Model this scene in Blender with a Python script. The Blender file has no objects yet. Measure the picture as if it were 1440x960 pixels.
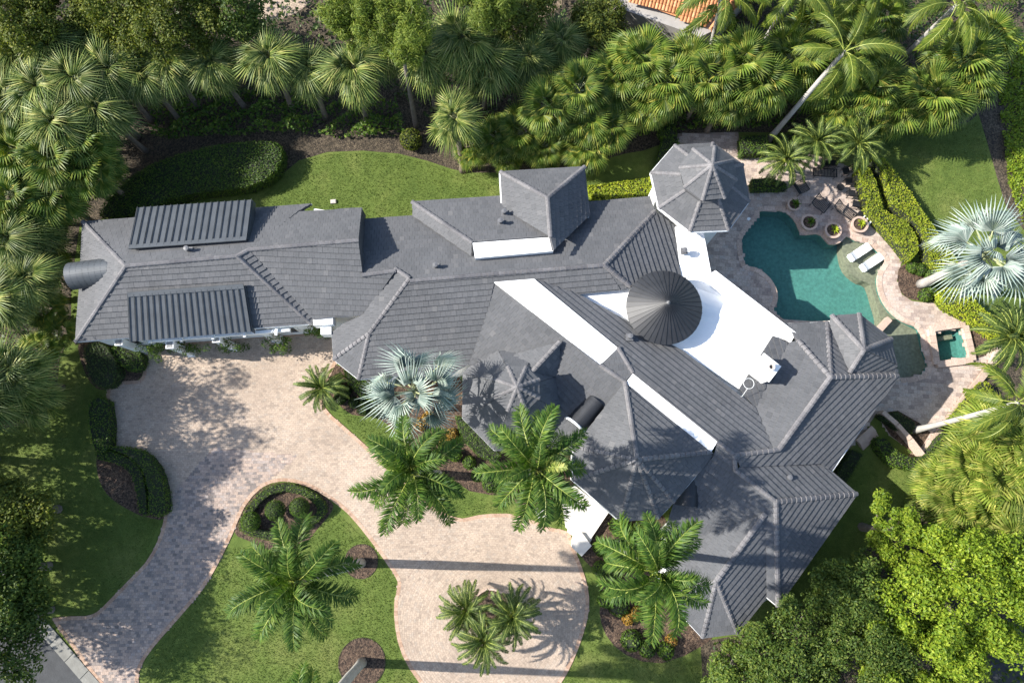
import bpy, bmesh, math, random
import numpy as np
from mathutils import Vector, Matrix
from mathutils.geometry import tessellate_polygon

S = bpy.context.scene
COL = S.collection
R = math.radians
rng = np.random.default_rng(7)
random.seed(7)

# ------------------------------------------------------------------ camera
CAM_H, FOC, TILT = 50.0, 1000.0, math.atan(195.0 / 1000.0)
cam = bpy.data.cameras.new('camera')
cam.sensor_width = 36.0
cam.lens = 36.0 * FOC / 1440.0
cam.clip_start, cam.clip_end = 0.5, 1500.0
camo = bpy.data.objects.new('camera', cam)
camo.location = (0, 0, CAM_H)
camo.rotation_euler = (TILT, 0, 0)
COL.objects.link(camo)
S.camera = camo

# ------------------------------------------------------------------ light
SUN_EL, SUN_DIR = R(35.5), (-math.cos(R(3.6)), math.sin(R(3.6)))      # from the west, a touch north
world = bpy.data.worlds.new('World')
S.world = world
world.use_nodes = True
wn = world.node_tree
sky = wn.nodes.new('ShaderNodeTexSky')
sky.sky_type = 'NISHITA'
sky.sun_disc = False
sky.sun_elevation = SUN_EL
sky.sun_rotation = math.atan2(SUN_DIR[0], SUN_DIR[1])
wn.links.new(sky.outputs[0], wn.nodes['Background'].inputs[0])
wn.nodes['Background'].inputs[1].default_value = 0.125
sl = bpy.data.lights.new('sun', 'SUN')
sl.energy, sl.angle, sl.color = 4.7, R(0.53), (1.0, 0.955, 0.88)
so = bpy.data.objects.new('sun', sl)
sv = Vector((SUN_DIR[0] * math.cos(SUN_EL), SUN_DIR[1] * math.cos(SUN_EL), math.sin(SUN_EL)))
so.rotation_euler = (-sv).to_track_quat('-Z', 'Y').to_euler()
so.location = (-60, 0, 60)
COL.objects.link(so)
S.view_settings.view_transform = 'Standard'
S.view_settings.look = 'None'
S.view_settings.gamma = 1.0
S.view_settings.use_curve_mapping = False
S.view_settings.exposure = 1.15
S.cycles.max_bounces = 6
S.cycles.transparent_max_bounces = 8

# ------------------------------------------------------------------ survey: a point of the photograph at a known height
ct, st = math.cos(TILT), math.sin(TILT)
def W(px, py, z=0.0):
    x, y = (px - 720.0) / FOC, -(py - 480.0) / FOC
    d = Vector((x, y * ct + st, y * st - ct))
    return Vector((0, 0, CAM_H)) + d * ((z - CAM_H) / d.z)
def W2(pts, z=0.0):
    return [W(p[0], p[1], z).to_2d() for p in pts]

# ------------------------------------------------------------------ object helpers
def link(o, parent=None):
    COL.objects.link(o)
    if parent is not None:
        o.parent = parent
    return o
def tag(o, label=None, cat=None, group=None, kind=None):
    if label: o['label'] = label
    if cat: o['category'] = cat
    if group: o['group'] = group
    if kind: o['kind'] = kind
    return o
def empty(name, loc, label, cat, group=None, rz=0.0):
    o = bpy.data.objects.new(name, None)
    o.empty_display_size = 0.3
    o.location = loc
    o.rotation_euler = (0, 0, rz)
    link(o)
    return tag(o, label, cat, group)
def mobj(name, me, parent=None, loc=None, kind=None):
    o = bpy.data.objects.new(name, me)
    if loc is not None: o.location = loc
    link(o, parent)
    if kind: o['kind'] = kind
    return o
def np_mesh(name, V, F, mat, smooth=False):
    """V (n,3) array, F (m,4) or (m,3) int array"""
    me = bpy.data.meshes.new(name)
    V = np.asarray(V, dtype=np.float32); F = np.asarray(F, dtype=np.int32)
    k = F.shape[1]
    me.vertices.add(len(V)); me.vertices.foreach_set('co', V.ravel())
    me.loops.add(F.size); me.loops.foreach_set('vertex_index', F.ravel())
    me.polygons.add(len(F))
    me.polygons.foreach_set('loop_start', np.arange(0, F.size, k, dtype=np.int32))
    me.polygons.foreach_set('use_smooth', np.full(len(F), smooth, dtype=bool))
    for m in (mat if isinstance(mat, (list, tuple)) else [mat]): me.materials.append(m)
    me.update(calc_edges=True); me.validate()
    return me
class MB:
    """collects simple solids and builds them as ONE mesh"""
    def __init__(s): s.v, s.f, s.m, s.cur = [], [], [], 0
    def add(s, vs, fs):
        b = len(s.v)
        s.v += [tuple(v) for v in vs]
        for f in fs: s.f.append([b + i for i in f]); s.m.append(s.cur)
        return s
    def box(s, c, size, rz=0.0, M=None):
        hx, hy, hz = size[0] / 2, size[1] / 2, size[2] / 2
        vs = [Vector((x * hx, y * hy, z * hz)) for z in (-1, 1) for y in (-1, 1) for x in (-1, 1)]
        Q = M if M is not None else Matrix.Rotation(rz, 3, 'Z')
        vs = [Q @ v + Vector(c) for v in vs]
        return s.add(vs, [(0, 2, 3, 1), (4, 5, 7, 6), (0, 1, 5, 4), (2, 6, 7, 3), (0, 4, 6, 2), (1, 3, 7, 5)])
    def bar(s, a, b, w, h=None, up=Vector((0, 0, 1))):
        a, b = Vector(a), Vector(b); h = h or w
        t = (b - a).normalized(); sd = t.cross(up)
        sd = sd.normalized() if sd.length > 1e-4 else Vector((1, 0, 0))
        u = sd.cross(t)
        vs = [p + sd * (w / 2 * i) + u * (h / 2 * j) for p in (a, b) for i, j in ((-1, -1), (1, -1), (1, 1), (-1, 1))]
        return s.add(vs, [(0, 3, 2, 1), (4, 5, 6, 7), (0, 1, 5, 4), (1, 2, 6, 5), (2, 3, 7, 6), (3, 0, 4, 7)])
    def tube(s, pts, rads, n=8, cap=True):
        pts = [Vector(p) for p in pts]; rings = []
        if not hasattr(rads, '__len__'): rads = [rads] * len(pts)
        b = len(s.v); vs = []
        for i, p in enumerate(pts):
            t = (pts[min(i + 1, len(pts) - 1)] - pts[max(i - 1, 0)]).normalized()
            sd = t.cross(Vector((0.12, 1, 0.05)).normalized())
            if sd.length < 1e-3: sd = t.cross(Vector((1, 0, 0)))
            sd.normalize(); u = sd.cross(t)
            for k in range(n):
                a = 2 * math.pi * k / n
                vs.append(p + (sd * math.cos(a) + u * math.sin(a)) * rads[i])
        fs = []
        for i in range(len(pts) - 1):
            for k in range(n):
                k2 = (k + 1) % n
                fs.append((i * n + k, i * n + k2, (i + 1) * n + k2, (i + 1) * n + k))
        if cap:
            fs.append(tuple(range(n))[::-1]); fs.append(tuple((len(pts) - 1) * n + k for k in range(n)))
        return s.add(vs, fs)
    def prism(s, pts2, z0, z1):
        """vertical solid over a plan polygon; z1 may be one height per corner"""
        n = len(pts2)
        pts2 = [Vector((p[0], p[1])) for p in pts2]
        area = sum(pts2[i].x * pts2[(i + 1) % n].y - pts2[(i + 1) % n].x * pts2[i].y for i in range(n))
        if area < 0:
            pts2 = pts2[::-1]
            if hasattr(z1, '__len__'): z1 = list(z1)[::-1]
        zt = list(z1) if hasattr(z1, '__len__') else [z1] * n
        vs = [(p.x, p.y, z0) for p in pts2] + [(p.x, p.y, z) for p, z in zip(pts2, zt)]
        tris = tessellate_polygon([[Vector((p.x, p.y, 0)) for p in pts2]])
        fs = []
        for t in tris:
            a, b_, c = [pts2[i] for i in t]
            if (b_ - a).x * (c - a).y - (b_ - a).y * (c - a).x < 0: t = t[::-1]
            fs.append(tuple(n + i for i in t)); fs.append(tuple(t[::-1]))
        fs += [(i, (i + 1) % n, n + (i + 1) % n, n + i) for i in range(n)]
        return s.add(vs, fs)
    def lathe(s, c, prof, n=16):
        vs = [(c[0] + r * math.cos(2 * math.pi * k / n), c[1] + r * math.sin(2 * math.pi * k / n), c[2] + z) for r, z in prof for k in range(n)]
        fs = [(i * n + k, i * n + (k + 1) % n, (i + 1) * n + (k + 1) % n, (i + 1) * n + k) for i in range(len(prof) - 1) for k in range(n)]
        return s.add(vs, fs)
    def mesh(s, name, mats, smooth=False):
        me = bpy.data.meshes.new(name)
        me.from_pydata(s.v, [], s.f)
        for m in (mats if isinstance(mats, (list, tuple)) else [mats]): me.materials.append(m)
        me.polygons.foreach_set('material_index', s.m)
        if smooth: me.polygons.foreach_set('use_smooth', [True] * len(s.f))
        me.update()
        return me
    def build(s, name, mats, parent=None, loc=None, smooth=False, kind=None):
        return mobj(name, s.mesh(name, mats, smooth), parent, loc, kind)

# ------------------------------------------------------------------ plan-polygon helpers
def smooth_pts(pts, n=4, closed=True):
    P = [np.array(p, float) for p in pts]; out = []; m = len(P)
    for i in range(m if closed else m - 1):
        g = (lambda k: P[k % m]) if closed else (lambda k: P[min(max(k, 0), m - 1)])
        p0, p1, p2, p3 = g(i - 1), g(i), g(i + 1), g(i + 2)
        for j in range(n):
            t = j / n
            out.append(tuple(0.5 * (2 * p1 + (p2 - p0) * t + (2 * p0 - 5 * p1 + 4 * p2 - p3) * t * t + (3 * p1 - p0 - 3 * p2 + p3) * t ** 3)))
    if not closed: out.append(tuple(P[-1]))
    return out
def inside(poly, X, Y):
    X = np.asarray(X); Y = np.asarray(Y); r = np.zeros(X.shape, bool); n = len(poly); j = n - 1
    for i in range(n):
        xi, yi, xj, yj = poly[i][0], poly[i][1], poly[j][0], poly[j][1]
        c = ((yi > Y) != (yj > Y)) & (X < (xj - xi) * (Y - yi) / ((yj - yi) if abs(yj - yi) > 1e-12 else 1e-12) + xi)
        r ^= c; j = i
    return r
def sample_in(poly, n, g=None):
    g = g or rng
    a = np.array([(p[0], p[1]) for p in poly]); lo, hi = a.min(0), a.max(0); out = []
    tot = 0
    while tot < n:
        q = g.uniform(lo, hi, (max(64, n * 2), 2)); q = q[inside(poly, q[:, 0], q[:, 1])]
        out.append(q); tot += len(q)
        if len(out) > 60: break
    return np.concatenate(out)[:n]
def poly_area(poly):
    a = np.array([(p[0], p[1]) for p in poly]); b = np.roll(a, -1, 0)
    return abs((a[:, 0] * b[:, 1] - b[:, 0] * a[:, 1]).sum()) / 2
def edge_dist(poly, X, Y):
    d = np.full(np.shape(X), 1e9); n = len(poly)
    for i in range(n):
        ax, ay = poly[i][0], poly[i][1]; bx, by = poly[(i + 1) % n][0], poly[(i + 1) % n][1]
        vx, vy = bx - ax, by - ay; L = vx * vx + vy * vy + 1e-12
        t = np.clip(((X - ax) * vx + (Y - ay) * vy) / L, 0, 1)
        d = np.minimum(d, np.hypot(X - ax - t * vx, Y - ay - t * vy))
    return d
def sheet(name, poly, z, mat, holes=(), kind='structure', parent=None):
    loops = [[Vector((p[0], p[1], 0)) for p in poly]] + [[Vector((p[0], p[1], 0)) for p in h] for h in holes]
    tris = tessellate_polygon(loops)
    flat = [v for l in loops for v in l]
    fs = []
    for t in tris:
        a, b, c = [flat[i] for i in t]
        s = (b - a).x * (c - a).y - (b - a).y * (c - a).x
        if abs(s) < 1e-9: continue
        fs.append(t if s > 0 else t[::-1])
    me = bpy.data.meshes.new(name)
    me.from_pydata([(v.x, v.y, z) for v in flat], [], fs)
    me.materials.append(mat); me.update()
    return mobj(name, me, parent, kind=kind)

# ------------------------------------------------------------------ materials
def mat(name):
    m = bpy.data.materials.new(name); m.use_nodes = True
    nt = m.node_tree; b = nt.nodes['Principled BSDF']
    return m, nt, b
def N(nt, t, **kw):
    n = nt.nodes.new(t)
    for k, v in kw.items():
        if hasattr(n, k): setattr(n, k, v)
        else: n.inputs[k].default_value = v
    return n
def ramp(nt, src, stops):
    r = nt.nodes.new('ShaderNodeValToRGB')
    e = r.color_ramp.elements
    while len(e) < len(stops): e.new(0.5)
    for el, (p, c) in zip(e, stops): el.position = p; el.color = (*c, 1)
    nt.links.new(src, r.inputs[0]); return r.outputs[0]
def mixc(nt, a, b, f, mode='MIX'):
    m = nt.nodes.new('ShaderNodeMix'); m.data_type = 'RGBA'; m.blend_type = mode
    for s, v in ((m.inputs[0], f), (m.inputs[6], a), (m.inputs[7], b)):
        if hasattr(v, 'links') or hasattr(v, 'is_linked'): nt.links.new(v, s)
        else: s.default_value = v if not isinstance(v, tuple) else (*v, 1)
    return m.outputs[2]
def noise(nt, scale, detail=4, rough=0.6, coords=None):
    n = nt.nodes.new('ShaderNodeTexNoise'); n.inputs['Scale'].default_value = scale
    n.inputs['Detail'].default_value = detail; n.inputs['Roughness'].default_value = rough
    if coords is None:
        g = nt.nodes.new('ShaderNodeNewGeometry'); coords = g.outputs['Position']
    nt.links.new(coords, n.inputs['Vector']); return n.outputs[0]
def bump(nt, b, h, strength=0.5, dist=0.05):
    n = nt.nodes.new('ShaderNodeBump'); n.inputs['Strength'].default_value = strength; n.inputs['Distance'].default_value = dist
    nt.links.new(h, n.inputs['Height']); nt.links.new(n.outputs[0], b.inputs['Normal'])
def island(nt):
    return nt.nodes.new('ShaderNodeNewGeometry').outputs['Random Per Island']
def pieces_mat(name, stops, rough=0.8, grain=20.0, blotch=0.5, g_amt=0.25, spec=0.3, grain_stops=((0.25, (0.7, 0.7, 0.7)), (0.75, (1.2, 1.2, 1.2)))):
    """one colour per separate piece, with grain and broad weathering"""
    m, nt, b = mat(name)
    c = ramp(nt, island(nt), stops)
    c = mixc(nt, c, ramp(nt, noise(nt, grain, 3), grain_stops), 1.0, 'MULTIPLY')
    c = mixc(nt, c, ramp(nt, noise(nt, blotch, 5, 0.65), ((0.3, (1 - g_amt,) * 3), (0.7, (1 + g_amt,) * 3))), 1.0, 'MULTIPLY')
    nt.links.new(c, b.inputs['Base Color'])
    b.inputs['Roughness'].default_value = rough; b.inputs['Specular IOR Level'].default_value = spec
    bump(nt, b, noise(nt, grain * 2, 3), 0.25, 0.02)
    return m
def plain_mat(name, col, rough=0.6, var=0.12, scale=3.0, metal=0.0, bmp=0.0):
    m, nt, b = mat(name)
    c = mixc(nt, col, ramp(nt, noise(nt, scale, 5), ((0.3, (1 - var,) * 3), (0.7, (1 + var,) * 3))), 1.0, 'MULTIPLY')
    nt.links.new(c, b.inputs['Base Color'])
    b.inputs['Roughness'].default_value = rough; b.inputs['Metallic'].default_value = metal
    if bmp: bump(nt, b, noise(nt, scale * 8, 4), bmp, 0.03)
    return m
def leaf_mat(name, stops, rough=0.45, trans=0.35, spec=0.4, tcol=(1.25, 1.35, 0.5), objvar=0.25, patch=0.0):
    m, nt, b = mat(name)
    c = ramp(nt, island(nt), stops)
    oi = nt.nodes.new('ShaderNodeObjectInfo')
    c = mixc(nt, c, ramp(nt, oi.outputs['Random'], ((0.0, (1 - objvar, 1 - objvar, 1 - objvar)), (1.0, (1 + objvar, 1 + objvar * 0.8, 1.0)))), 1.0, 'MULTIPLY')
    if patch:
        c = mixc(nt, c, ramp(nt, noise(nt, 0.8, 3), ((0.35, (1 - patch, 1 - patch * 0.8, 1 - patch * 0.6)), (0.65, (1 + patch, 1 + patch * 0.8, 1.0)))), 1.0, 'MULTIPLY')
    nt.links.new(c, b.inputs['Base Color'])
    b.inputs['Roughness'].default_value = rough; b.inputs['Specular IOR Level'].default_value = spec
    t = nt.nodes.new('ShaderNodeBsdfTranslucent')
    nt.links.new(mixc(nt, c, tcol, 1.0, 'MULTIPLY'), t.inputs['Color'])
    ms = nt.nodes.new('ShaderNodeMixShader'); ms.inputs[0].default_value = trans
    out = nt.nodes['Material Output']
    nt.links.new(b.outputs[0], ms.inputs[1]); nt.links.new(t.outputs[0], ms.inputs[2]); nt.links.new(ms.outputs[0], out.inputs[0])
    return m

M = {}
M['tile'] = pieces_mat('slate_grey_roof_tile', ((0, (0.082, 0.084, 0.089)), (0.06, (0.091, 0.093, 0.098)), (0.5, (0.098, 0.100, 0.105)), (0.95, (0.106, 0.107, 0.112)), (1, (0.126, 0.125, 0.127))), 0.75, 14.0, 0.3, 0.11, grain_stops=((0.25, (0.82,) * 3), (0.75, (1.12,) * 3)))
M['slab'] = plain_mat('roof_underlay', (0.06, 0.06, 0.065), 0.9)
M['cap'] = pieces_mat('ridge_cap_tile', ((0, (0.115, 0.112, 0.118)), (1, (0.175, 0.168, 0.17))), 0.8, 9.0, 0.6, 0.15)
M['seam'] = plain_mat('standing_seam_metal', (0.08, 0.088, 0.096), 0.55, 0.15, 1.2, 0.25)
M['cone'] = plain_mat('dark_metal_cone', (0.024, 0.025, 0.028), 0.5, 0.2, 1.5, 0.0)
M['white'] = plain_mat('white_stucco', (0.78, 0.78, 0.76), 0.8, 0.06, 1.0, 0, 0.2)
M['membrane'] = plain_mat('white_flat_roof_coating', (0.84, 0.84, 0.83), 0.7, 0.05, 0.6)
M['trim'] = plain_mat('white_trim_paint', (0.78, 0.79, 0.78), 0.5, 0.04)
M['pipe'] = plain_mat('grey_vent_metal', (0.12, 0.12, 0.125), 0.5, 0.1)
M['iron'] = plain_mat('black_wrought_iron', (0.012, 0.012, 0.013), 0.45, 0.2)
M['asphalt'] = plain_mat('asphalt', (0.05, 0.052, 0.055), 0.9, 0.2, 1.5, 0, 0.4)
M['concrete'] = plain_mat('concrete_kerb', (0.2, 0.195, 0.175), 0.9, 0.2, 1.5, 0, 0.4)
M['wallgrey'] = plain_mat('shade_grey_plaster', (0.34, 0.32, 0.30), 0.85, 0.12, 0.8)  # pale plaster darkened: the wall's shade is put into its base grey
M['plaster'] = plain_mat('pale_plaster', (0.5, 0.46, 0.42), 0.85, 0.1, 1.0)
# ================================================================== THE HOUSE
house = empty('house', W(760, 480, 0), 'rambling white villa with dark slate grey tiled hip roofs and white flat roofs', 'house')
HL = house.location.copy()
bpy.context.view_layer.update()
def hpart(o):            # children of the house keep world coordinates
    o.matrix_parent_inverse = Matrix.Translation(-HL)
    return o

# corner survey: photograph position and height above the drive
V = {
 'a1': (117, 312, 4.0), 'a2': (107, 480, 4.0), 'a3': (177, 374, 6.2), 'a4': (334, 360, 6.2), 'a5': (350, 351, 6.7), 'a6': (438, 455, 4.0), 'n1': (438, 287, 4.0),
 'b2': (504, 338, 6.8), 'b3': (509, 293, 4.3), 'b5': (420, 298, 4.3), 'b6': (442, 449, 4.2), 'b7': (467, 446, 4.2), 'd1': (512, 443, 4.5),
 'c1': (510, 387, 5.9), 'c2': (556, 381, 6.0), 'c3': (509, 309, 3.8), 'c5': (842, 283, 3.8), 'c6': (914, 277, 3.8), 'c7': (921, 297, 4.1), 'c8': (850, 373, 6.1), 'd2': (577, 395, 6.0),
 'd3': (519, 469, 5.0), 'd4': (469, 505, 3.8), 'd6': (504, 533, 3.8), 'd7': (467, 467, 4.0), 'd8': (483, 455, 4.2), 'd9': (576, 391, 6.1), 'd10': (556, 378, 6.0),
 'e1': (580, 284, 4.7), 'e2': (581, 303, 4.2), 'e3': (663, 360, 5.6), 'e4': (664, 341, 6.0), 'e5': (774, 333, 6.0), 'e6': (705, 276, 4.7),
 'f1': (704, 242, 5.0), 'f2': (822, 235, 5.0), 'f3': (770, 278, 6.9), 'f4': (774, 333, 6.8), 'f5': (707, 293, 5.0), 'f6': (829, 303, 5.0), 'f7': (778, 352, 6.5),
 'i3': (949, 318, 4.3), 'i4': (958, 392, 4.3), 'i5': (886, 402, 5.3), 'k0': (873, 408, 5.2), 'k1': (812, 414, 5.4), 'k2': (751, 392, 5.9), 'v1': (695, 397, 5.9), 'v2': (687, 432, 5.2),
 'v3': (673, 475, 4.5), 'v4': (660, 512, 4.0), 'd5': (640, 523, 3.8),
 'j2': (751, 392, 6.2), 'j3': (869, 489, 6.2), 'j4': (844, 513, 6.2), 'j5': (960, 493, 5.2), 'j6': (1062, 574, 4.9), 'j7': (1088, 631, 5.5), 'j8': (1033, 640, 6.0), 'j9': (1009, 621, 6.2), 'j10': (890, 524, 6.2),
 'm1': (879, 537, 6.2), 'm2': (1000, 635, 6.2), 'mA': (896, 646, 7.7), 'x1': (1004, 638, 5.9), 'x2': (948, 705, 5.6), 'x3': (926, 728, 5.3), 'x4': (873, 732, 5.3), 'x6': (806, 674, 5.3), 'x7': (807, 628, 5.3),
 'kk1': (808, 640, 4.2), 'kk2': (690, 605, 3.8),
 'q3': (1034, 661, 6.0), 'q4': (1091, 705, 6.0), 'q5': (1076, 722, 5.6), 'q6': (1007, 817, 5.5), 'q8': (1205, 694, 3.9), 'q9': (1094, 852, 3.9), 'q10': (1169, 664, 3.9), 'q11': (1152, 651, 4.2), 'q12': (1040, 656, 5.8),
 'q13': (1078, 839, 3.9), 'q14': (1037, 890, 3.8), 'q15': (1077, 840, 3.9), 'qv': (946, 768, 3.8), 'qw': (935, 745, 3.7), 'qa': (948, 705, 4.3), 'qb': (1003, 641, 5.8), 'qx': (928, 832, 3.8), 'qy': (988, 896, 3.8), 'qz': (942, 876, 3.8),
 'r1': (1168, 530, 6.3), 'r2': (1108, 482, 5.0), 'r3': (1122, 479, 5.1), 'r4': (1095, 632, 6.2), 'r5': (1104, 455, 4.2), 'r6': (1163, 453, 4.2), 'r8': (1263, 528, 4.0),
 't1': (1170, 444, 4.3), 't2': (1208, 442, 4.3), 't3': (1253, 477, 4.3), 't4': (1261, 513, 4.3), 't5': (1257, 523, 4.3), 't6': (1195, 523, 5.4), 'tA': (1215, 492, 6.3), 't7': (1166, 456, 4.5),
 's1': (1087, 472, 4.9), 's2': (1040, 546, 4.9),
}
PLANES = ['a1 a2 a3', 'a2 a6 a4 a3', 'a1 a3 a4 a5 b5 n1', 'a4 a5 b6 a6', 'a5 b2 b3 b5', 'a5 b6 b7 d1 c2 c1 b2', 'c1 c3 c5 c6 c7 c8 d2 c2',
 'd10 d9 d3 d4 d7 d8 d1', 'd3 d4 d6', 'd2 c8 k0 k1 k2 v1 v2 v3 v4 d5 d6 d3', 'e1 e4 e5 e6', 'e1 e2 e3 e4', 'f1 f3 f2', 'f1 f5 f4 f3', 'f2 f3 f4 f7 f6',
 'c8 c7 i3 i4 i5', 'c8 i5 k0', 'j2 k1 j5 j6 j7 j8 j9 j10 j3', 'j4 j3 j10 m1', 'v1 j4 m1 kk1 kk2 v4 v3 v2',
 'mA m1 m2', 'mA x1 x2', 'mA x2 x3', 'mA x3 x4', 'mA x4 x6', 'mA x6 x7', 'mA x7 m1',
 'qb j9 j8 q3 q4 q9 q13 q5 qv qw qa', 'q3 q4 q8 q10 q11 q12', 'q4 q8 q9', 'q5 q6 q14 q15', 'q5 q6 qx qv', 'q6 qx qy', 'q6 qy q14',
 'r2 r3 r1 r4 j7 j6', 'r5 r6 r1 r3', 'r1 r8 q10 q11 q12 j8 r4', 'r6 r1 r8 t5', 't1 t2 tA', 't2 t3 tA', 't3 t4 tA', 't4 t5 t6 tA', 't1 tA t6 t7', 's1 r2 j6 s2']
PLANES = [p.split() for p in PLANES]
# settle the heights so that every roof plane is flat (photograph positions kept)
zz = {k: v[2] for k, v in V.items()}
def fit(P):
    c = P.mean(0); n = np.linalg.svd(P - c)[2][2]
    return c, n if n[2] > 0 else -n
CAMP = np.array([0, 0, CAM_H])
for it in range(80):
    acc = {k: [] for k in V}
    for pl in PLANES:
        P = np.array([W(V[k][0], V[k][1], zz[k]) for k in pl]); c, n = fit(P)
        for k, p in zip(pl, P):
            d = p - CAMP; t = ((c - CAMP) @ n) / (d @ n)
            acc[k].append((CAMP + d * t)[2])
    for k in V:
        if acc[k]:
            z = np.mean(acc[k]); zz[k] = 0.9 * z + 0.1 * V[k][2] if abs(z - V[k][2]) < 2 else V[k][2]
def VP(k): return W(V[k][0], V[k][1], zz[k])

TILE_W, TILE_E = 0.34, 0.375
def clip_rect(poly, u0, u1, v0, v1):
    for ax, lim, sg in ((0, u0, 1), (0, u1, -1), (1, v0, 1), (1, v1, -1)):
        out = []
        for i in range(len(poly)):
            p, q = poly[i], poly[(i + 1) % len(poly)]
            a, b = (p[ax] - lim) * sg, (q[ax] - lim) * sg
            if a >= 0: out.append(p)
            if (a > 0) != (b > 0) and abs(a - b) > 1e-9:
                t = a / (a - b); out.append((p[0] + (q[0] - p[0]) * t, p[1] + (q[1] - p[1]) * t))
        poly = out
        if len(poly) < 3: return []
    return poly
def roof_plane(P, name='roof_plane', parent=house, is_house=True, tile_mat=None, lift=0.0):
    """a sloping slab of roof deck with every tile laid on it in courses"""
    P = np.array([tuple(p) for p in P]) + np.array([0, 0, lift]); c, n = fit(P)
    P = P - np.outer((P - c) @ n, n)
    g = np.array([-n[0], -n[1], 0.0]) * n[2]; g[2] = n[0] ** 2 + n[1] ** 2      # uphill, within the plane
    up = g / (np.linalg.norm(g) + 1e-9); u = np.cross(up, n)
    q = [((p - c) @ u, (p - c) @ up) for p in P]
    if sum(q[i][0] * q[(i + 1) % len(q)][1] - q[(i + 1) % len(q)][0] * q[i][1] for i in range(len(q))) < 0: q = q[::-1]
    # slab
    b = MB(); tris = tessellate_polygon([[Vector((x, y, 0)) for x, y in q]])
    to3 = lambda x, y, h: c + u * x + up * y + n * h
    m = len(q); vs = [to3(x, y, 0) for x, y in q] + [to3(x, y, -0.14) for x, y in q]; fs = []
    for t in tris:
        s = (q[t[1]][0] - q[t[0]][0]) * (q[t[2]][1] - q[t[0]][1]) - (q[t[1]][1] - q[t[0]][1]) * (q[t[2]][0] - q[t[0]][0])
        t = t if s > 0 else t[::-1]
        fs.append(tuple(t)); fs.append(tuple(m + i for i in t[::-1]))
    fs += [((i + 1) % m, i, m + i, m + (i + 1) % m) for i in range(m)]
    b.add(vs, fs)
    so_ = b.build(name, M['slab'], parent)
    if is_house: hpart(so_)
    # tiles
    v0 = min(y for _, y in q); v1 = max(y for _, y in q); u0 = min(x for x, _ in q); u1 = max(x for x, _ in q)
    TV, TF = [], []
    row = 0; y = v0 - 0.02
    while y < v1:
        x = u0 - TILE_W * (0.5 if row % 2 else 0.0) - random.random() * 0.02
        while x < u1:
            poly = clip_rect(q, x + 0.004, x + TILE_W - 0.004, y, y + TILE_E + 0.0)
            if len(poly) >= 3:
                pa = abs(sum(poly[i][0] * poly[(i + 1) % len(poly)][1] - poly[(i + 1) % len(poly)][0] * poly[i][1] for i in range(len(poly)))) / 2
                if pa > 0.002:
                    k = len(poly); bs = len(TV); dz = random.uniform(0, 0.008); tl = random.uniform(-0.006, 0.006)
                    for (a_, b_) in poly:
                        TV.append(to3(a_, b_, 0.012 + 0.066 * (1 - (b_ - y) / TILE_E) + dz + tl * (a_ - x) / TILE_W))
                    for (a_, b_) in poly: TV.append(to3(a_, b_, 0.0))
                    TF.append([bs + i for i in range(k)])
                    TF += [[bs + (i + 1) % k, bs + i, bs + k + i, bs + k + (i + 1) % k] for i in range(k)]
            x += TILE_W
        y += TILE_E; row += 1
    if TV:
        me = bpy.data.meshes.new('roof_tiles'); me.from_pydata([tuple(v) for v in TV], [], TF); me.materials.append(tile_mat or M['tile']); me.update()
        t = mobj('roof_tiles', me, so_, kind='stuff')
    return so_
for pl in PLANES:
    roof_plane([VP(k) for k in pl])

def ridge(A, B, r=0.15, name='ridge_cap', parent=house, is_house=True, lift=0.03, fat=1.0):
    """a run of overlapping half-round cap tiles"""
    A, B = Vector(A), Vector(B); L = (B - A).length
    if L < 0.3: return
    t = (B - A) / L; sd = t.cross(Vector((0, 0, 1))).normalized(); u = sd.cross(t)
    n = max(1, round(L / 0.36)); b = MB(); s = L / n
    for i in range(n):
        p0, p1 = A + t * (s * i - 0.02), A + t * (s * (i + 1) + 0.03)
        vs = []; k = 5
        for p, rr, h in ((p0, r * 1.08 * fat, lift + 0.035), (p1, r * 0.9 * fat, lift)):
            for j in range(k):
                a = math.pi * j / (k - 1)
                vs.append(p + sd * (math.cos(a) * rr) + u * (math.sin(a) * rr * 0.75 + h - 0.04))
        fs = [(j, j + 1, k + j + 1, k + j) for j in range(k - 1)] + [tuple(range(k))[::-1], tuple(range(k, 2 * k)), (0, k, 2 * k - 1, k - 1)]
        b.add(vs, fs)
    o = b.build(name, M['cap'], parent, kind='stuff')
    return hpart(o) if is_house else o
for ln in ('a1 a3', 'a2 a3', 'a3 a4', 'a4 a6', 'a4 a5', 'a5 b2', 'c1 c2', 'd10 d9', 'd9 d3', 'd3 d4', 'd3 d6', 'd2 c8', 'c8 c7', 'c8 i5', 'e1 e4', 'f1 f3', 'f2 f3', 'f3 f4',
           'm1 mA', 'mA m2', 'mA x2', 'mA x3', 'mA x4', 'mA x6', 'mA x7', 'j9 j8', 'j8 q3', 'q3 q4', 'q4 q8', 'q4 q9', 'q5 q6', 'q6 q14', 'q6 qy', 'q6 qx', 'j8 r4', 'r1 r4', 'r1 r3', 'r1 r6', 'r1 r8',
           't1 tA', 't2 tA', 't3 tA', 't6 tA', 'j3 j10', 'j4 m1'):
    a, b_ = ln.split(); ridge(VP(a), VP(b_), fat=1.15 if a in 'r1 q4 q5 tA t1 t2 t3 c8'.split() else 1.0)

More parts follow.
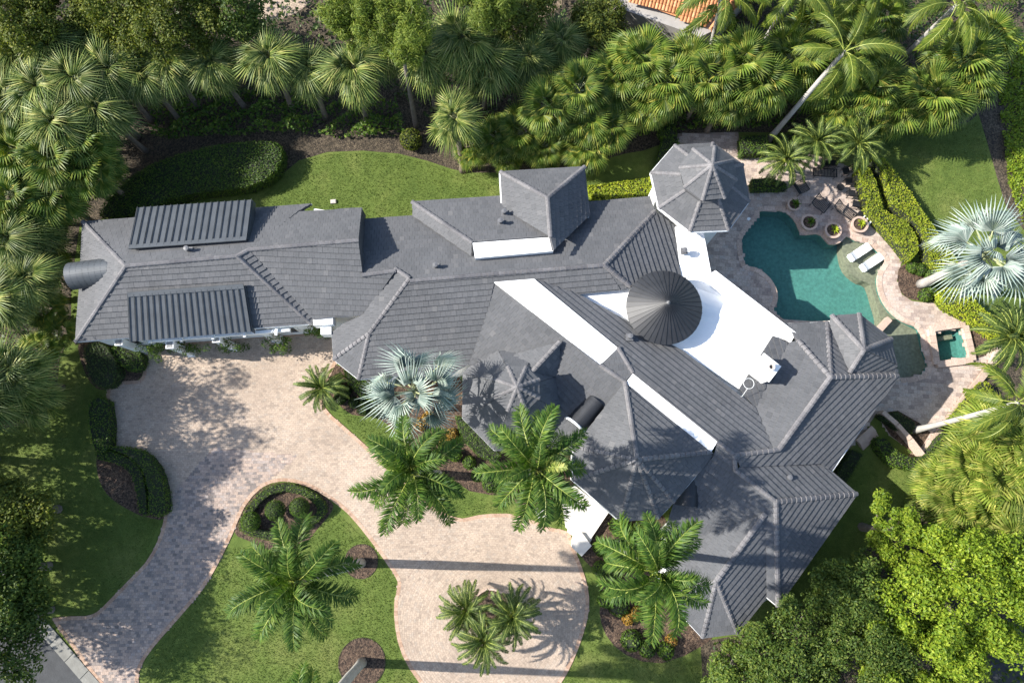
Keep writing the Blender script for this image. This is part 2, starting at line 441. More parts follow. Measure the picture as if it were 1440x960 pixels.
# white flat roofs -------------------------------------------------
def flat_roof(pts, z, depth, name='flat_roof', mt='membrane'):
    b = MB(); b.prism(W2(pts, z), z - depth, z)
    return hpart(b.build(name, M[mt], house))
flat_roof([(664.5, 341.5), (774, 333.5), (778, 353), (668, 363)], zz['e4'] + 0.04, 0.8)
flat_roof([(695, 396.5), (751, 392), (869, 489), (844, 513)], zz['j3'] + 0.07, 0.9)
flat_roof([(890, 525), (1009, 621), (1000, 635), (880, 538)], zz['j10'] + 0.07, 0.9)
DECK_Z = 4.55
deck_px = [(812, 414), (870, 408), (884, 404), (900, 396), (957, 392), (949, 318), (988, 322), (999, 384), (1006, 381), (1119, 468), (1112, 481), (1087, 472), (1040, 547), (960, 494)]
deck_z = [5.1, 5.05, 4.95, 4.7, 3.95, 3.95, 4.0, 4.25, 4.35, 4.5, 4.6, 4.65, 4.55, 4.75]
b = MB(); b.prism([W(p[0], p[1], z).to_2d() for p, z in zip(deck_px, deck_z)], 3.6, deck_z); hpart(b.build('flat_roof', M['membrane'], house))
# parapets round the flat deck
def wall_run(pts, z0, z1, w, name, mt='white', close=False, parent=house):
    b = MB()
    for i in range(len(pts) - 1):
        a = W(*pts[i], z1); c = W(*pts[i + 1], z1); a.z = c.z = (z0 + z1) / 2
        d = (c - a).normalized(); b.bar(a - d * (w / 2 if i else 0), c + d * (w / 2 - 0.002 * (i + 1)), w - 0.004 * i, z1 - z0 - 0.004 * i)
    o = b.build(name, M[mt], parent)
    return hpart(o) if parent is house else o
b = MB(); b.prism(W2([(998, 385), (1006, 380), (1119.5, 467.5), (1112, 482), (1098, 473), (1003, 399)], 4.8), 4.2, 4.8); hpart(b.build('parapet', M['membrane'], house))
b = MB(); b.prism(W2([(976, 327), (989, 325), (1000, 383), (989, 388)], 4.3), 3.8, 4.3); hpart(b.build('parapet', M['membrane'], house))

# cone roof on a white drum ----------------------------------------
CC = W(934, 432, 5.75); CRAD = 2.42
drum = MB(); drum.lathe((CC.x, CC.y, DECK_Z - 0.2), [(CRAD - 0.35, 0), (CRAD - 0.35, 1.4)], 40)
hpart(drum.build('drum_wall', M['white'], house))
coneo = MB(); coneo.lathe((CC.x, CC.y, 0), [(CRAD - 0.4, 5.64), (CRAD - 0.02, 5.66), (CRAD, 5.72), (0.02, 7.02)], 40)
cone_obj = hpart(coneo.build('cone_roof', M['cone'], house))
NW_ = 40
for k in range(NW_):
    a0, a1 = 2 * math.pi * (k + 0.04) / NW_, 2 * math.pi * (k + 0.96) / NW_
    tilt = random.uniform(0.0, 0.008)
    def cp(a, r, h): return (CC.x + r * math.cos(a), CC.y + r * math.sin(a), 5.72 + (CRAD - r) / CRAD * 1.3 + h)
    b = MB()
    b.add([cp(a0, CRAD + .02, .02 + tilt), cp(a1, CRAD + .02, .02), cp(a1, 0.06, .025), cp(a0, 0.06, .025), cp(a0, CRAD + .02, -.03), cp(a1, CRAD + .02, -.03)], [(0, 1, 2, 3), (0, 4, 5, 1), (0, 3, 4), (1, 5, 2)])
    am = 2 * math.pi * k / NW_
    b.bar(cp(am, CRAD + .02, .035), cp(am, 0.1, .035), 0.02, 0.05)
    b.build('roof_panel', M['cone'], cone_obj)
b = MB(); b.lathe((CC.x, CC.y, 7.0), [(0.1, 0), (0.12, 0.05), (0.05, 0.12), (0.06, 0.2), (0.0, 0.3)], 10)
b.build('finial', M['pipe'], cone_obj)

# octagonal turrets ------------------------------------------------
def ring(center, rad, z, n=8, rot=0.0):
    return [Vector((center[0] + rad * math.cos(rot + 2 * math.pi * k / n), center[1] + rad * math.sin(rot + 2 * math.pi * k / n), z)) for k in range(n)]
def turret(outer, inner, upper, apex, drum_pts, drum_z, hips=True):
    n = len(outer)
    for k in range(n):
        k2 = (k + 1) % n
        if inner: roof_plane([outer[k], outer[k2], inner[k2], inner[k]])
        roof_plane([upper[k], upper[k2], apex])
        if hips: ridge(outer[k], inner[k], 0.14)
        ridge(upper[k], apex, 0.13)
    b = MB(); b.prism([p.to_2d() for p in drum_pts], drum_z, upper[0].z - 0.1)
    hpart(b.build('turret_drum', M['pipe'], house))
gz, gu = 5.3, 7.25
g_out = [W(*p, gz) for p in ((949, 205), (1002.5, 202), (1044, 232), (1053, 283), (1024, 323), (970, 325), (927, 292), (916, 243))]
g_up = [W(*p, gu) for p in ((975, 210), (1005, 207), (1030, 226), (1035, 253), (1019, 278), (988, 281), (963, 263), (956, 236))]
gc = sum(g_up, Vector()) / 8
g_in = [gc + (p - gc) * 0.86 for p in g_up]
for p in g_in: p.z = gu - 0.85
turret(g_out, g_in, g_up, W(1002, 232, 8.9), g_in, gz)
b = MB(); goc = sum(g_out, Vector()) / 8
b.prism([(goc + (p - goc) * 0.86).to_2d() for p in g_out], 0, gz - 0.1); hpart(b.build('turret_wall', M['white'], house))
# eave of the pool turret: thin white fascia
def fascia(ps, name='fascia', h=0.16, w=0.05, mt='trim', drop=0.12, parent=house):
    b = MB()
    for i in range(len(ps) - 1):
        b.bar(Vector(ps[i]) - Vector((0, 0, drop)), Vector(ps[i + 1]) - Vector((0, 0, drop)), w + 0.003 * i, h - 0.004 * (i % 2))
    return hpart(b.build(name, M[mt], house))
fascia([goc + (p - goc) * 1.012 for p in g_out] + [goc + (g_out[0] - goc) * 1.012], w=0.08)
lc = W(727, 546, 7.7)
l_out = ring(lc, 3.75, 4.0, 8, R(22.5)); l_in = ring(lc, 1.0, 7.0, 8, R(22.5)); l_up = ring(lc, 1.42, 7.55, 8, R(22.5))
turret(l_out, l_in, l_up, Vector((lc.x, lc.y, 8.35)), l_in, 6.0, False)
b = MB(); b.prism([(lc + (p - lc) * 0.88).to_2d() for p in l_out], 0, 3.95); hpart(b.build('turret_wall', M['white'], house))
fascia([lc + (p - lc) * 1.01 for p in l_out[2:7]])
# saddle roof tying that turret to the main slope
sa, sb = W(787, 481, 6.15), W(748, 523, 6.3)
roof_plane([sa, sb, W(786, 530, 5.1)]); roof_plane([sa, sb, W(700, 505, 4.9)]); ridge(sa, sb, 0.15)

# eave fascias and gutters -----------------------------------------
for ln in ('a1 a2', 'a2 a6', 'a1 n1', 'b3 b5', 'd7 d4 d6 d5', 'c5 c6', 'c3 c5', 'e1 e6', 'f1 f2', 'x1 x2 x3 x4 x6 x7', 'r8 q10', 'q10 q8 q9 q13', 'q15 q14 qy qx', 'r5 r6', 't1 t2 t3 t4 t5 r8', 'f1 f5'):
    fascia([VP(k) for k in ln.split()], w=0.09)
m_, nt_, b_ = mat('dark_window_glass'); b_.inputs['Base Color'].default_value = (0.02, 0.03, 0.035, 1); b_.inputs['Roughness'].default_value = 0.08; M['glass'] = m_
# gable ends and upstands
def upstand(pts, drop, name='gable_wall', mt='white', t=0.12):
    b = MB()
    for i in range(len(pts) - 1):
        a, c = Vector(pts[i]), Vector(pts[i + 1]); d = (c - a); nrm = Vector((d.y, -d.x, 0)).normalized() * t
        vs = [a, c, c - Vector((0, 0, drop)), a - Vector((0, 0, drop))]; vs = [v - Vector((0, 0, .02)) for v in vs]
        b.add(vs + [v + nrm for v in vs], [(0, 1, 2, 3), (7, 6, 5, 4), (0, 4, 5, 1), (3, 2, 6, 7), (0, 3, 7, 4), (1, 5, 6, 2)])
    return hpart(b.build(name, M[mt], house))
upstand([VP('b3'), VP('b2'), VP('c1')], 1.3, mt='slab')
upstand([VP('x1'), VP('x2'), VP('x3')], 1.9)
upstand([VP('x3'), VP('x4'), VP('x6'), VP('x7')], 2.2)
upstand([VP('f1'), VP('f5')], 1.2); upstand([VP('f2'), VP('f6')], 1.2); upstand([VP('f1'), VP('f2')], 1.2)
upstand([VP('j2'), VP('k1'), VP('j5'), VP('j6')], 0.8)
# walls under the eaves (inset from the roof edge)
def walls(keys, ztop, k=0.93, name='wall'):
    P = [VP(q) if isinstance(q, str) else W(*q, ztop) for q in keys]
    c = sum(P, Vector()) / len(P); b = MB(); b.prism([(c + (p - c) * k).to_2d() for p in P], 0, ztop)
    wo = hpart(b.build(name, M['white'], house)); Q = [(c + (p - c) * k) for p in P]
    for i in range(len(Q)):
        a, d = Q[i].copy(), Q[(i + 1) % len(Q)].copy(); a.z = d.z = 0; L = (d - a).length; t = (d - a) / L; nn = Vector((t.y, -t.x, 0))
        mid = (a + d) / 2
        if (mid - Vector((c.x, c.y, 0))).dot(nn) < 0: nn = -nn
        if L < 2.4: continue
        for j in range(int(L / 3.4) + (1 if L < 3.4 else 0)):
            m = a + t * (L * (j + .5) / max(1, int(L / 3.4))) + nn * 0.03; ang = math.atan2(t.y, t.x)
            f = MB()
            for dx, dz, sx, sz in ((-.7, 0, .1, 1.7), (.7, 0, .1, 1.7), (0, .8, 1.3, .1), (0, -.8, 1.3, .1), (0, 0, .05, 1.5)): f.box((m.x + t.x * dx, m.y + t.y * dx, 1.75 + dz), (sx, .1, sz), ang)
            w_ = f.build('window', M['trim'], wo); f = MB(); f.box((m.x, m.y, 1.75), (1.3, .05, 1.5), ang); f.build('pane', M['glass'], w_)
    return wo
walls(['a1', 'a2', 'a6', 'n1'], 3.85, 0.93); walls(['n1', 'a6', 'b7', 'd1', 'c1', 'b3'], 3.9, 0.95)
walls(['c3', 'c6', 'i4', 'k1', 'd5', 'd6', 'd7', 'd8', 'd1'], 3.7, 0.95)
walls(['f1', 'f2', 'f6', 'f7', 'f5'], 4.6, 0.92)
walls(['v1', 'j2', 'j5', 'j6', 'j8', 'qw', 'kk1', 'kk2'], 3.6, 0.9)
walls([(1006, 381), (1119, 468), (1062, 574), (960, 494), (900, 396)], 4.1, 0.985)
walls([(949, 318), (988, 322), (999, 384), (957, 392)], 4.2, 0.97)
walls(['r5', 'r6', 't1', 't2', 't3', 't4', 'r8', 'q10', 'j7', 'j6'], 3.8, 0.94)
walls(['q3', 'q10', 'q8', 'q9', 'q14', 'qy', 'qx', 'qw'], 3.0, 0.9)
walls(['x1', 'x2', 'x3', 'x4', 'x6', 'x7', 'm1'], 4.6, 0.93)

# standing seam canopies on the garage wing ------------------------
def seam_canopy(p, n, name='metal_canopy'):
    """p: four corners, low-left, low-right, high-right, high-left"""
    ll, lr, hr, hl = [Vector(q) for q in p]
    up = (lr - ll).cross(hl - ll).normalized()
    if up.z < 0: up = -up
    b = MB(); vs = [ll, lr, hr, hl]; vs = vs + [v - up * 0.12 for v in vs]
    b.add(vs, [(0, 1, 2, 3), (7, 6, 5, 4), (0, 4, 5, 1), (1, 5, 6, 2), (2, 6, 7, 3), (3, 7, 4, 0)])
    root = hpart(b.build(name, M['seam'], house))
    pm = None
    for k in range(n):
        f0, f1 = (k + 0.02) / n, (k + 0.98) / n
        q = [ll.lerp(lr, f0), ll.lerp(lr, f1), hl.lerp(hr, f1), hl.lerp(hr, f0)]
        q = [v + up * 0.015 for v in q]
        b = MB(); b.add(q + [v - up * 0.02 for v in q], [(0, 1, 2, 3), (0, 4, 5, 1), (1, 5, 6, 2), (2, 6, 7, 3), (3, 7, 4, 0)])
        b.build('roof_panel', M['seam'], root)
    for k in range(n + 1):
        f = k / n; b = MB(); b.bar(ll.lerp(lr, f) + up * 0.07, hl.lerp(hr, f) + up * 0.07, 0.025, 0.06, up)
        b.build('seam', M['seam'], root)
    b = MB(); b.bar(hl + up * 0.05, hr + up * 0.05, 0.3, 0.08, up); b.build('flashing', M['seam'], root)
    return root
seam_canopy([W(194, 292, 5.0), W(354, 281, 5.0), W(347, 336, 6.05), W(182, 348, 6.0)], 17)
seam_canopy([W(183, 480, 4.35), W(353, 466, 4.35), W(343, 402, 5.75), W(180, 414, 5.75)], 19)
for pts in (((194, 292, 5.0), (182, 348, 6.0)), ((347, 336, 6.05), (354, 281, 5.0)), ((353, 466, 4.4), (343, 402, 5.8)), ((180, 414, 5.8), (183, 480, 4.4))):
    upstand([W(*p) - Vector((0, 0, .1)) for p in pts], 0.55, 'canopy_side', 'seam', 0.05)

# barrel dormers ---------------------------------------------------
def barrel(front, back, r, h, mt='cone', face=True):
    """a half-round metal vault dying into the roof slope"""
    F, B = Vector(front), Vector(back); t = B - F; t.z = 0; L = t.length; t.normalize(); sd = Vector((t.y, -t.x, 0))
    b = MB(); k = 22; rows = 9; vs = []
    for i in range(rows):
        s = i / (rows - 1); p = F.lerp(Vector((B.x, B.y, F.z)), s)
        for j in range(k):
            a = math.pi * j / (k - 1); vs.append(p + sd * (math.cos(a) * r) + Vector((0, 0, math.sin(a) * h)))
    b.add(vs, [(i * k + j, i * k + j + 1, (i + 1) * k + j + 1, (i + 1) * k + j) for i in range(rows - 1) for j in range(k - 1)] + [tuple(range(k))[::-1], tuple((rows - 1) * k + j for j in range(k))])
    root = hpart(b.build('barrel_dormer', M[mt], house, smooth=False))
    b = MB()
    for i in range(1, rows):
        p = F.lerp(Vector((B.x, B.y, F.z)), i / rows)
        pts = [p + sd * (math.cos(math.pi * j / 12) * (r + 0.004)) + Vector((0, 0, math.sin(math.pi * j / 12) * (h + 0.004))) for j in range(13)]
        b.tube(pts, 0.006, 4)
    b.build('seam', M['cone'], root)
    if face:
        b = MB(); pts = [F - t * 0.03 + sd * (math.cos(math.pi * j / 14) * (r + 0.03)) + Vector((0, 0, math.sin(math.pi * j / 14) * (h + 0.03))) for j in range(15)]
        b.tube(pts, 0.085, 6); b.build('arch_trim', M['trim'], root)
        b = MB(); pts = [F - t * 0.02 + sd * (math.cos(math.pi * j / 14) * (r - 0.12)) + Vector((0, 0, math.sin(math.pi * j / 14) * (h - 0.1))) for j in range(15)]
        b.add(pts, [tuple(range(15))]); b.build('window_pane', M['glass'], root)
    return root
barrel(W(102, 389, 4.5), W(178, 379, 4.5), 0.92, 1.0, 'seam', face=False)
barrel(W(810, 598, 5.0), W(839, 565, 5.0), 0.72, 0.9)
barrel(W(990, 690, 3.6) + Vector((-1.4, -0.9, 0.9)), W(968, 672, 4.6), 0.7, 0.8, face=False)

# chimney with its pot
ch = W(1077, 517, 6.2)
b = MB(); axr = math.atan2((W(1119, 468) - W(1006, 381)).y, (W(1119, 468) - W(1006, 381)).x)
b.box((ch.x, ch.y, 5.3), (1.2, 1.15, 1.9), axr); b.box((ch.x, ch.y, 6.28), (1.32, 1.27, 0.14), axr)
chim = hpart(b.build('chimney', M['white'], house))
b = MB(); b.lathe((ch.x + 0.15, ch.y - 0.02, 6.34), [(0.2, 0), (0.2, 0.32), (0.24, 0.34), (0.24, 0.42), (0.13, 0.42), (0.13, 0.1)], 16); b.build('chimney_pot', M['plaster'], chim)
# ring aerial
rp = W(1053, 539, 5.7)
b = MB(); b.tube([rp + Vector((0.33 * math.cos(a * math.pi / 10), 0.33 * math.sin(a * math.pi / 10), 0.0)) for a in range(21)], 0.014, 6)
b.tube([rp + Vector((-0.1, -0.32, 0)), rp + Vector((-0.32, -0.75, -0.45)), rp + Vector((-0.32, -0.75, -0.9))], 0.014, 6)
o = b.build('ring_aerial', M['trim']); tag(o, 'small white ring aerial on a stalk above the flat roof', 'aerial')
# vent pipes through the tiles
def vent(px, py, z, r=0.13, h=0.42):
    p = W(px, py, z); b = MB(); b.lathe((p.x, p.y, p.z - 0.4), [(r, 0), (r, 0.4 + h), (r * 1.3, 0.4 + h), (r * 1.3, 0.47 + h), (0.0, 0.5 + h)], 10)
    b.box((p.x, p.y, p.z + 0.02), (0.45, 0.45, 0.06))
    hpart(b.build('vent_pipe', M['pipe'], house))
for a in ((266, 352, 6.0), (613, 375, 5.75), (709, 300, 5.3), (704, 313, 5.6), (1068, 678, 5.3, 0.06, 0.5), (885, 474, 5.8), (962, 353, 4.75, 0.14, 0.2), (1107, 671, 4.8)):
    vent(*a)
# garage pergola: white beams on pillars
P0, P1 = W(187, 478, 3.5), W(408, 464, 3.5)
b = MB(); b.bar(P0 + Vector((1.2, -0.05, 0)), P1, 0.22, 0.34); hpart(b.build('pergola_beam', M['trim'], house))
for px, py in ((203, 493), (270, 497), (331, 489), (393, 478), (388, 476), (460, 460)):
    g0 = W(px, py, 0); b = MB(); b.box((g0.x, g0.y, 1.7), (0.42, 0.42, 3.4), R(4)); b.box((g0.x, g0.y, 0.12), (0.54, 0.54, 0.25), R(4)); b.box((g0.x, g0.y, 3.3), (0.52, 0.52, 0.2), R(4))
    hpart(b.build('pillar', M['white'], house))
for k in range(5):
    f = 0.12 + 0.2 * k; p = P0.lerp(P1, f); b = MB(); b.bar(p + Vector((0, -0.35, .22)), p + Vector((0.05, 1.3, .22)), 0.16, 0.2); hpart(b.build('pergola_rafter', M['trim'], house))
# scupper box between garage and wing
b = MB(); p = W(455, 452, 4.2); b.box((p.x, p.y, 3.9), (1.3, 0.5, 0.9), R(3)); b.box((p.x + 0.1, p.y - 0.5, 3.4), (0.7, 0.6, 1.0), R(3)); hpart(b.build('scupper_box', M['white'], house))
# garage doors in the south wall
gw0, gw1 = W(107, 480, 4.0), W(438, 455, 4.0)
gd = (gw1 - gw0).normalized(); gn = Vector((gd.y, -gd.x, 0))
for k in range(3):
    c_ = Vector((gw0.x, gw0.y, 0)) + gd * (6.4 + 3.5 * k) - gn * 0.42
    dr = None; b = MB(); b.box((c_.x, c_.y, 1.2), (2.7, 0.1, 2.4), math.atan2(gd.y, gd.x)); dr = hpart(b.build('garage_door', M['trim'], house))
    for j in range(4):
        b = MB(); b.box((c_.x + gn.x * .06, c_.y + gn.y * .06, 0.33 + 0.58 * j), (2.6, 0.06, 0.52), math.atan2(gd.y, gd.x)); b.build('door_panel', M['trim'], dr)
# ================================================================== GROUND
def grass_mat():
    m, nt, b = mat('lawn_grass')
    big = ramp(nt, noise(nt, 0.22, 5, 0.62), ((0.3, (0.078, 0.123, 0.027)), (0.5, (0.108, 0.154, 0.036)), (0.72, (0.165, 0.19, 0.06))))
    mid = ramp(nt, noise(nt, 1.7, 4), ((0.3, (0.8, 0.82, 0.75)), (0.7, (1.2, 1.15, 1.1))))
    fine = ramp(nt, noise(nt, 22.0, 3), ((0.28, (0.55, 0.6, 0.5)), (0.72, (1.4, 1.35, 1.3))))
    c = mixc(nt, mixc(nt, big, mid, 1.0, 'MULTIPLY'), fine, 1.0, 'MULTIPLY')
    nt.links.new(c, b.inputs['Base Color']); b.inputs['Roughness'].default_value = 0.85; b.inputs['Specular IOR Level'].default_value = 0.2
    bump(nt, b, noise(nt, 30, 3), 0.9, 0.06)
    return m
def mulch_mat(name, a, c_, d):
    m, nt, b = mat(name)
    big = ramp(nt, noise(nt, 0.35, 5), ((0.3, (0.75,) * 3), (0.7, (1.25,) * 3)))
    v = nt.nodes.new('ShaderNodeTexVoronoi'); v.inputs['Scale'].default_value = 11.0
    g = nt.nodes.new('ShaderNodeNewGeometry'); nt.links.new(g.outputs['Position'], v.inputs['Vector'])
    col = ramp(nt, v.outputs['Color'], ((0.15, a), (0.5, c_), (0.9, d)))
    nt.links.new(mixc(nt, col, big, 1.0, 'MULTIPLY'), b.inputs['Base Color']); b.inputs['Roughness'].default_value = 0.95
    bump(nt, b, noise(nt, 14, 4), 1.0, 0.08)
    return m
M['grass'] = grass_mat()
M['mulch'] = mulch_mat('bark_mulch', (0.025, 0.016, 0.011), (0.075, 0.046, 0.03), (0.15, 0.1, 0.065))
M['litter'] = mulch_mat('leaf_litter', (0.02, 0.015, 0.01), (0.055, 0.042, 0.026), (0.12, 0.092, 0.06))
M['sand'] = mulch_mat('bare_sandy_soil', (0.12, 0.09, 0.06), (0.2, 0.15, 0.1), (0.3, 0.23, 0.16))
M['joint'] = plain_mat('paver_joint_sand', (0.27, 0.205, 0.165), 0.95, 0.2, 2.0)
M['paver'] = pieces_mat('pink_tan_driveway_paver', ((0, (0.32, 0.255, 0.2)), (0.18, (0.385, 0.303, 0.235)), (0.5, (0.42, 0.33, 0.253)), (0.8, (0.445, 0.352, 0.272)), (1, (0.375, 0.31, 0.25))), 0.85, 12, 0.22, 0.17)
M['cobble'] = pieces_mat('mixed_grey_pink_paver', ((0, (0.19, 0.165, 0.15)), (0.25, (0.27, 0.225, 0.2)), (0.5, (0.36, 0.28, 0.23)), (0.75, (0.43, 0.33, 0.265)), (1, (0.32, 0.275, 0.25))), 0.85, 12, 0.3, 0.14)
M['border'] = pieces_mat('terracotta_border_paver', ((0, (0.35, 0.225, 0.155)), (0.5, (0.42, 0.285, 0.2)), (1, (0.47, 0.335, 0.25))), 0.85, 12, 0.4, 0.12)
M['deck'] = pieces_mat('tumbled_deck_paver', ((0, (0.3, 0.24, 0.21)), (0.3, (0.4, 0.32, 0.27)), (0.7, (0.5, 0.4, 0.335)), (1, (0.42, 0.36, 0.32))), 0.85, 10, 0.35, 0.12)
M['coping'] = pieces_mat('pale_coping_stone', ((0, (0.42, 0.31, 0.245)), (1, (0.54, 0.42, 0.345))), 0.85, 10, 0.5, 0.1)

def pavers(name, poly, size, rot, z, mt, holes=(), bond=0.5, gap=0.01, rings=None, h=0.006, parent=None, margin=0.04):
    """thousands of separate stones with open joints, laid in running bond (or in rings about a point)"""
    a = np.array([(p[0], p[1]) for p in poly]); lo, hi = a.min(0), a.max(0)
    L, Wd = size
    if rings is None:
        cx, cy = (lo + hi) / 2; rad = np.hypot(*(hi - lo)) / 2
        nr, ncol = int(rad / Wd) + 1, int(rad / L) + 1
        r_, c_ = np.meshgrid(np.arange(-nr, nr), np.arange(-ncol, ncol), indexing='ij')
        x = c_.ravel() * L + (r_.ravel() % 2) * L * bond; y = r_.ravel() * Wd
        X = cx + x * math.cos(rot) - y * math.sin(rot); Y = cy + x * math.sin(rot) + y * math.cos(rot)
        A = np.full(X.shape, rot)
    else:
        (cx, cy), r0, r1 = rings; X, Y, A = [], [], []
        r = r0; i = 0
        while r < r1:
            n = max(6, int(2 * math.pi * r / L)); th = 2 * math.pi * (np.arange(n) + (i % 2) * 0.5) / n
            X.append(cx + r * np.cos(th)); Y.append(cy + r * np.sin(th)); A.append(th + math.pi / 2); r += Wd; i += 1
        X, Y, A = np.concatenate(X), np.concatenate(Y), np.concatenate(A)
    k = inside(poly, X, Y)
    for hpoly in holes: k &= ~inside(hpoly, X, Y)
    X, Y, A = X[k], Y[k], A[k]
    if margin:
        k = edge_dist(poly, X, Y) > margin; X, Y, A = X[k], Y[k], A[k]
    n = len(X); hx, hy = L / 2 - gap / 2, Wd / 2 - gap / 2
    dz = rng.uniform(0, 0.0015, n); c, s = np.cos(A), np.sin(A)
    Vv = np.zeros((n, 8, 3))
    for i, (sx, sy) in enumerate(((-1, -1), (1, -1), (1, 1), (-1, 1))):
        for j, (sh, zz_) in enumerate(((1.0, z - h), (0.985, z))):
            jx = rng.uniform(-0.004, 0.004, n) if j else 0
            Vv[:, i + 4 * j, 0] = X + (sx * hx * c - sy * hy * s) * sh + jx
            Vv[:, i + 4 * j, 1] = Y + (sx * hx * s + sy * hy * c) * sh
            Vv[:, i + 4 * j, 2] = zz_ + (dz if j else 0)
    q = np.array([(4, 5, 6, 7), (0, 1, 5, 4), (1, 2, 6, 5), (2, 3, 7, 6), (3, 0, 4, 7)])
    F = (np.arange(n)[:, None, None] * 8 + q[None]).reshape(-1, 4)
    return mobj(name, np_mesh(name, Vv.reshape(-1, 3), F, M[mt]), parent, kind='stuff')
def edging(name, pts, closed, step, width, off, z0, z1, mt, parent=None, kind='stuff'):
    """single stones set end to end along a line; off > 0 lies to the left of travel"""
    P = [np.array(p, float) for p in pts] + ([np.array(pts[0], float)] if closed else [])
    seg = [np.hypot(*(P[i + 1] - P[i])) for i in range(len(P) - 1)]; T = sum(seg); n = max(2, int(T / step)); b = MB()
    cum = np.concatenate([[0], np.cumsum(seg)])
    def at(s):
        s = min(max(s, 0), T - 1e-6); i = int(np.searchsorted(cum, s, 'right') - 1); i = min(i, len(seg) - 1)
        return P[i] + (P[i + 1] - P[i]) * ((s - cum[i]) / (seg[i] + 1e-9))
    for k in range(n):
        a, c = at(T * k / n), at(T * (k + 1) / n); d = c - a; L = np.hypot(*d)
        if L < 1e-3: continue
        t = d / L; nn = np.array([-t[1], t[0]]); m_ = (a + c) / 2 + nn * off
        b.box((m_[0], m_[1], (z0 + z1) / 2 + random.uniform(-.003, .003)), (L * 0.97, width, z1 - z0), math.atan2(t[1], t[0]))
    return b.build(name, M[mt], parent, kind=kind)
def is_ccw(p): return sum(p[i][0] * p[(i + 1) % len(p)][1] - p[(i + 1) % len(p)][0] * p[i][1] for i in range(len(p))) > 0

# pool and spa outlines
pool_px = [(1067, 303), (1068, 296), (1099, 296), (1112, 303), (1120, 313), (1128, 329), (1146, 328), (1156, 331), (1166, 343), (1180, 341), (1191, 331), (1203, 338), (1221, 341), (1238, 356), (1246, 367), (1238, 379), (1234, 393), (1236, 409), (1242, 424), (1252, 438), (1268, 451), (1292, 463), (1298, 490), (1306, 514), (1297, 527), (1262, 532), (1257, 505), (1238, 474), (1206, 452), (1165, 452), (1106, 452), (1086, 437), (1092, 425), (1092, 411), (1086, 397), (1075, 385), (1060, 376), (1047, 373), (1042, 336)]
POOL = W2(pool_px)
SPA = W2([(1312, 468), (1350, 462), (1360, 502), (1319, 507)])
ground = sheet('ground', [(-220, -220), (220, -220), (220, 220), (-220, 220)], 0.0, M['grass'], holes=[POOL, SPA])

# planting-bed soil
def bed(px, z, mt, name, smooth=3):
    return sheet(name, W2(smooth_pts(px, smooth) if smooth else px), z, M[mt])
north_floor = [(-400, -260), (1900, -260), (1900, 330), (1445, 330), (1415, 292), (1402, 250), (1388, 200), (1376, 160), (1362, 172), (1300, 182), (1240, 178), (1150, 187), (1040, 186), (955, 188), (938, 200), (905, 212), (880, 216), (850, 224), (822, 240), (704, 243), (660, 243), (636, 238), (600, 226), (560, 216), (510, 212), (460, 214), (420, 226), (396, 246), (372, 262), (290, 270), (228, 290), (170, 300), (112, 318), (100, 400), (100, 470), (84, 505), (80, 545), (70, 572), (45, 592), (0, 604), (-60, 612), (-400, 640)]
FLOOR_N = W2(north_floor)
sheet('woodland_floor', FLOOR_N, 0.010, M['litter'])
bed([(1312, 625), (1284, 648), (1306, 688), (1275, 716), (1205, 785), (1140, 845), (1100, 868), (1035, 893), (985, 902), (990, 990), (1240, 1080), (1700, 1080), (1700, 420), (1440, 470), (1385, 520)], 0.008, 'litter', 'woodland_floor', 0)
bed([(1296, 630), (1276, 642), (1290, 664), (1306, 690), (1340, 680), (1356, 640), (1330, 622)], 0.014, 'sand', 'bare_soil_path')
bed([(470, 512), (462, 545), (470, 562), (495, 583), (525, 586), (548, 599), (565, 622), (610, 652), (660, 690), (720, 700), (745, 726), (800, 690), (812, 640), (690, 600), (640, 522), (504, 522)], 0.012, 'mulch', 'planting_bed', 2)
bed([(857, 716), (830, 762), (817, 782), (835, 800), (846, 830), (843, 860), (852, 892), (880, 920), (930, 932), (990, 906), (1000, 880), (960, 780), (930, 722)], 0.012, 'mulch', 'planting_bed', 2)
for cx, cy, r in ((508, 789, 22), (509, 931, 30)):
    c = W(cx, cy); rr = r / 19.5
    sheet('mulch_ring', [(c.x + rr * math.cos(a * math.pi / 14) * (1 + .03 * math.sin(a * 3)), c.y + rr * math.sin(a * math.pi / 14)) for a in range(28)], 0.014, M['mulch'])
    edging('mulch_ring_edge', [(c.x + rr * math.cos(a * math.pi / 14), c.y + rr * math.sin(a * math.pi / 14)) for a in range(28)], True, 0.3, 0.05, 0, 0, 0.03, 'litter')
bed([(136, 642), (140, 676), (158, 702), (192, 722), (208, 727), (231, 728), (233, 690), (222, 655), (196, 632), (150, 632)], 0.012, 'mulch', 'planting_bed')
bed([(330, 748), (345, 713), (368, 687), (397, 678), (432, 684), (462, 702), (468, 716), (445, 745), (425, 768), (395, 776), (365, 768), (350, 760)], 0.012, 'mulch', 'planting_bed')
bed([(112, 478), (118, 520), (135, 545), (155, 546), (194, 534), (203, 516), (212, 486), (160, 474)], 0.012, 'mulch', 'planting_bed')
bed([(1266, 375), (1262, 394), (1268, 412), (1282, 421), (1312, 422), (1322, 400), (1318, 382), (1290, 368)], 0.040, 'mulch', 'planting_bed')
bed([(1358, 455), (1396, 478), (1386, 500), (1368, 506)], 0.040, 'mulch', 'planting_bed', 0)
bed([(1232, 582), (1262, 577), (1292, 594), (1308, 608), (1288, 640), (1252, 612)], 0.040, 'mulch', 'planting_bed', 0)
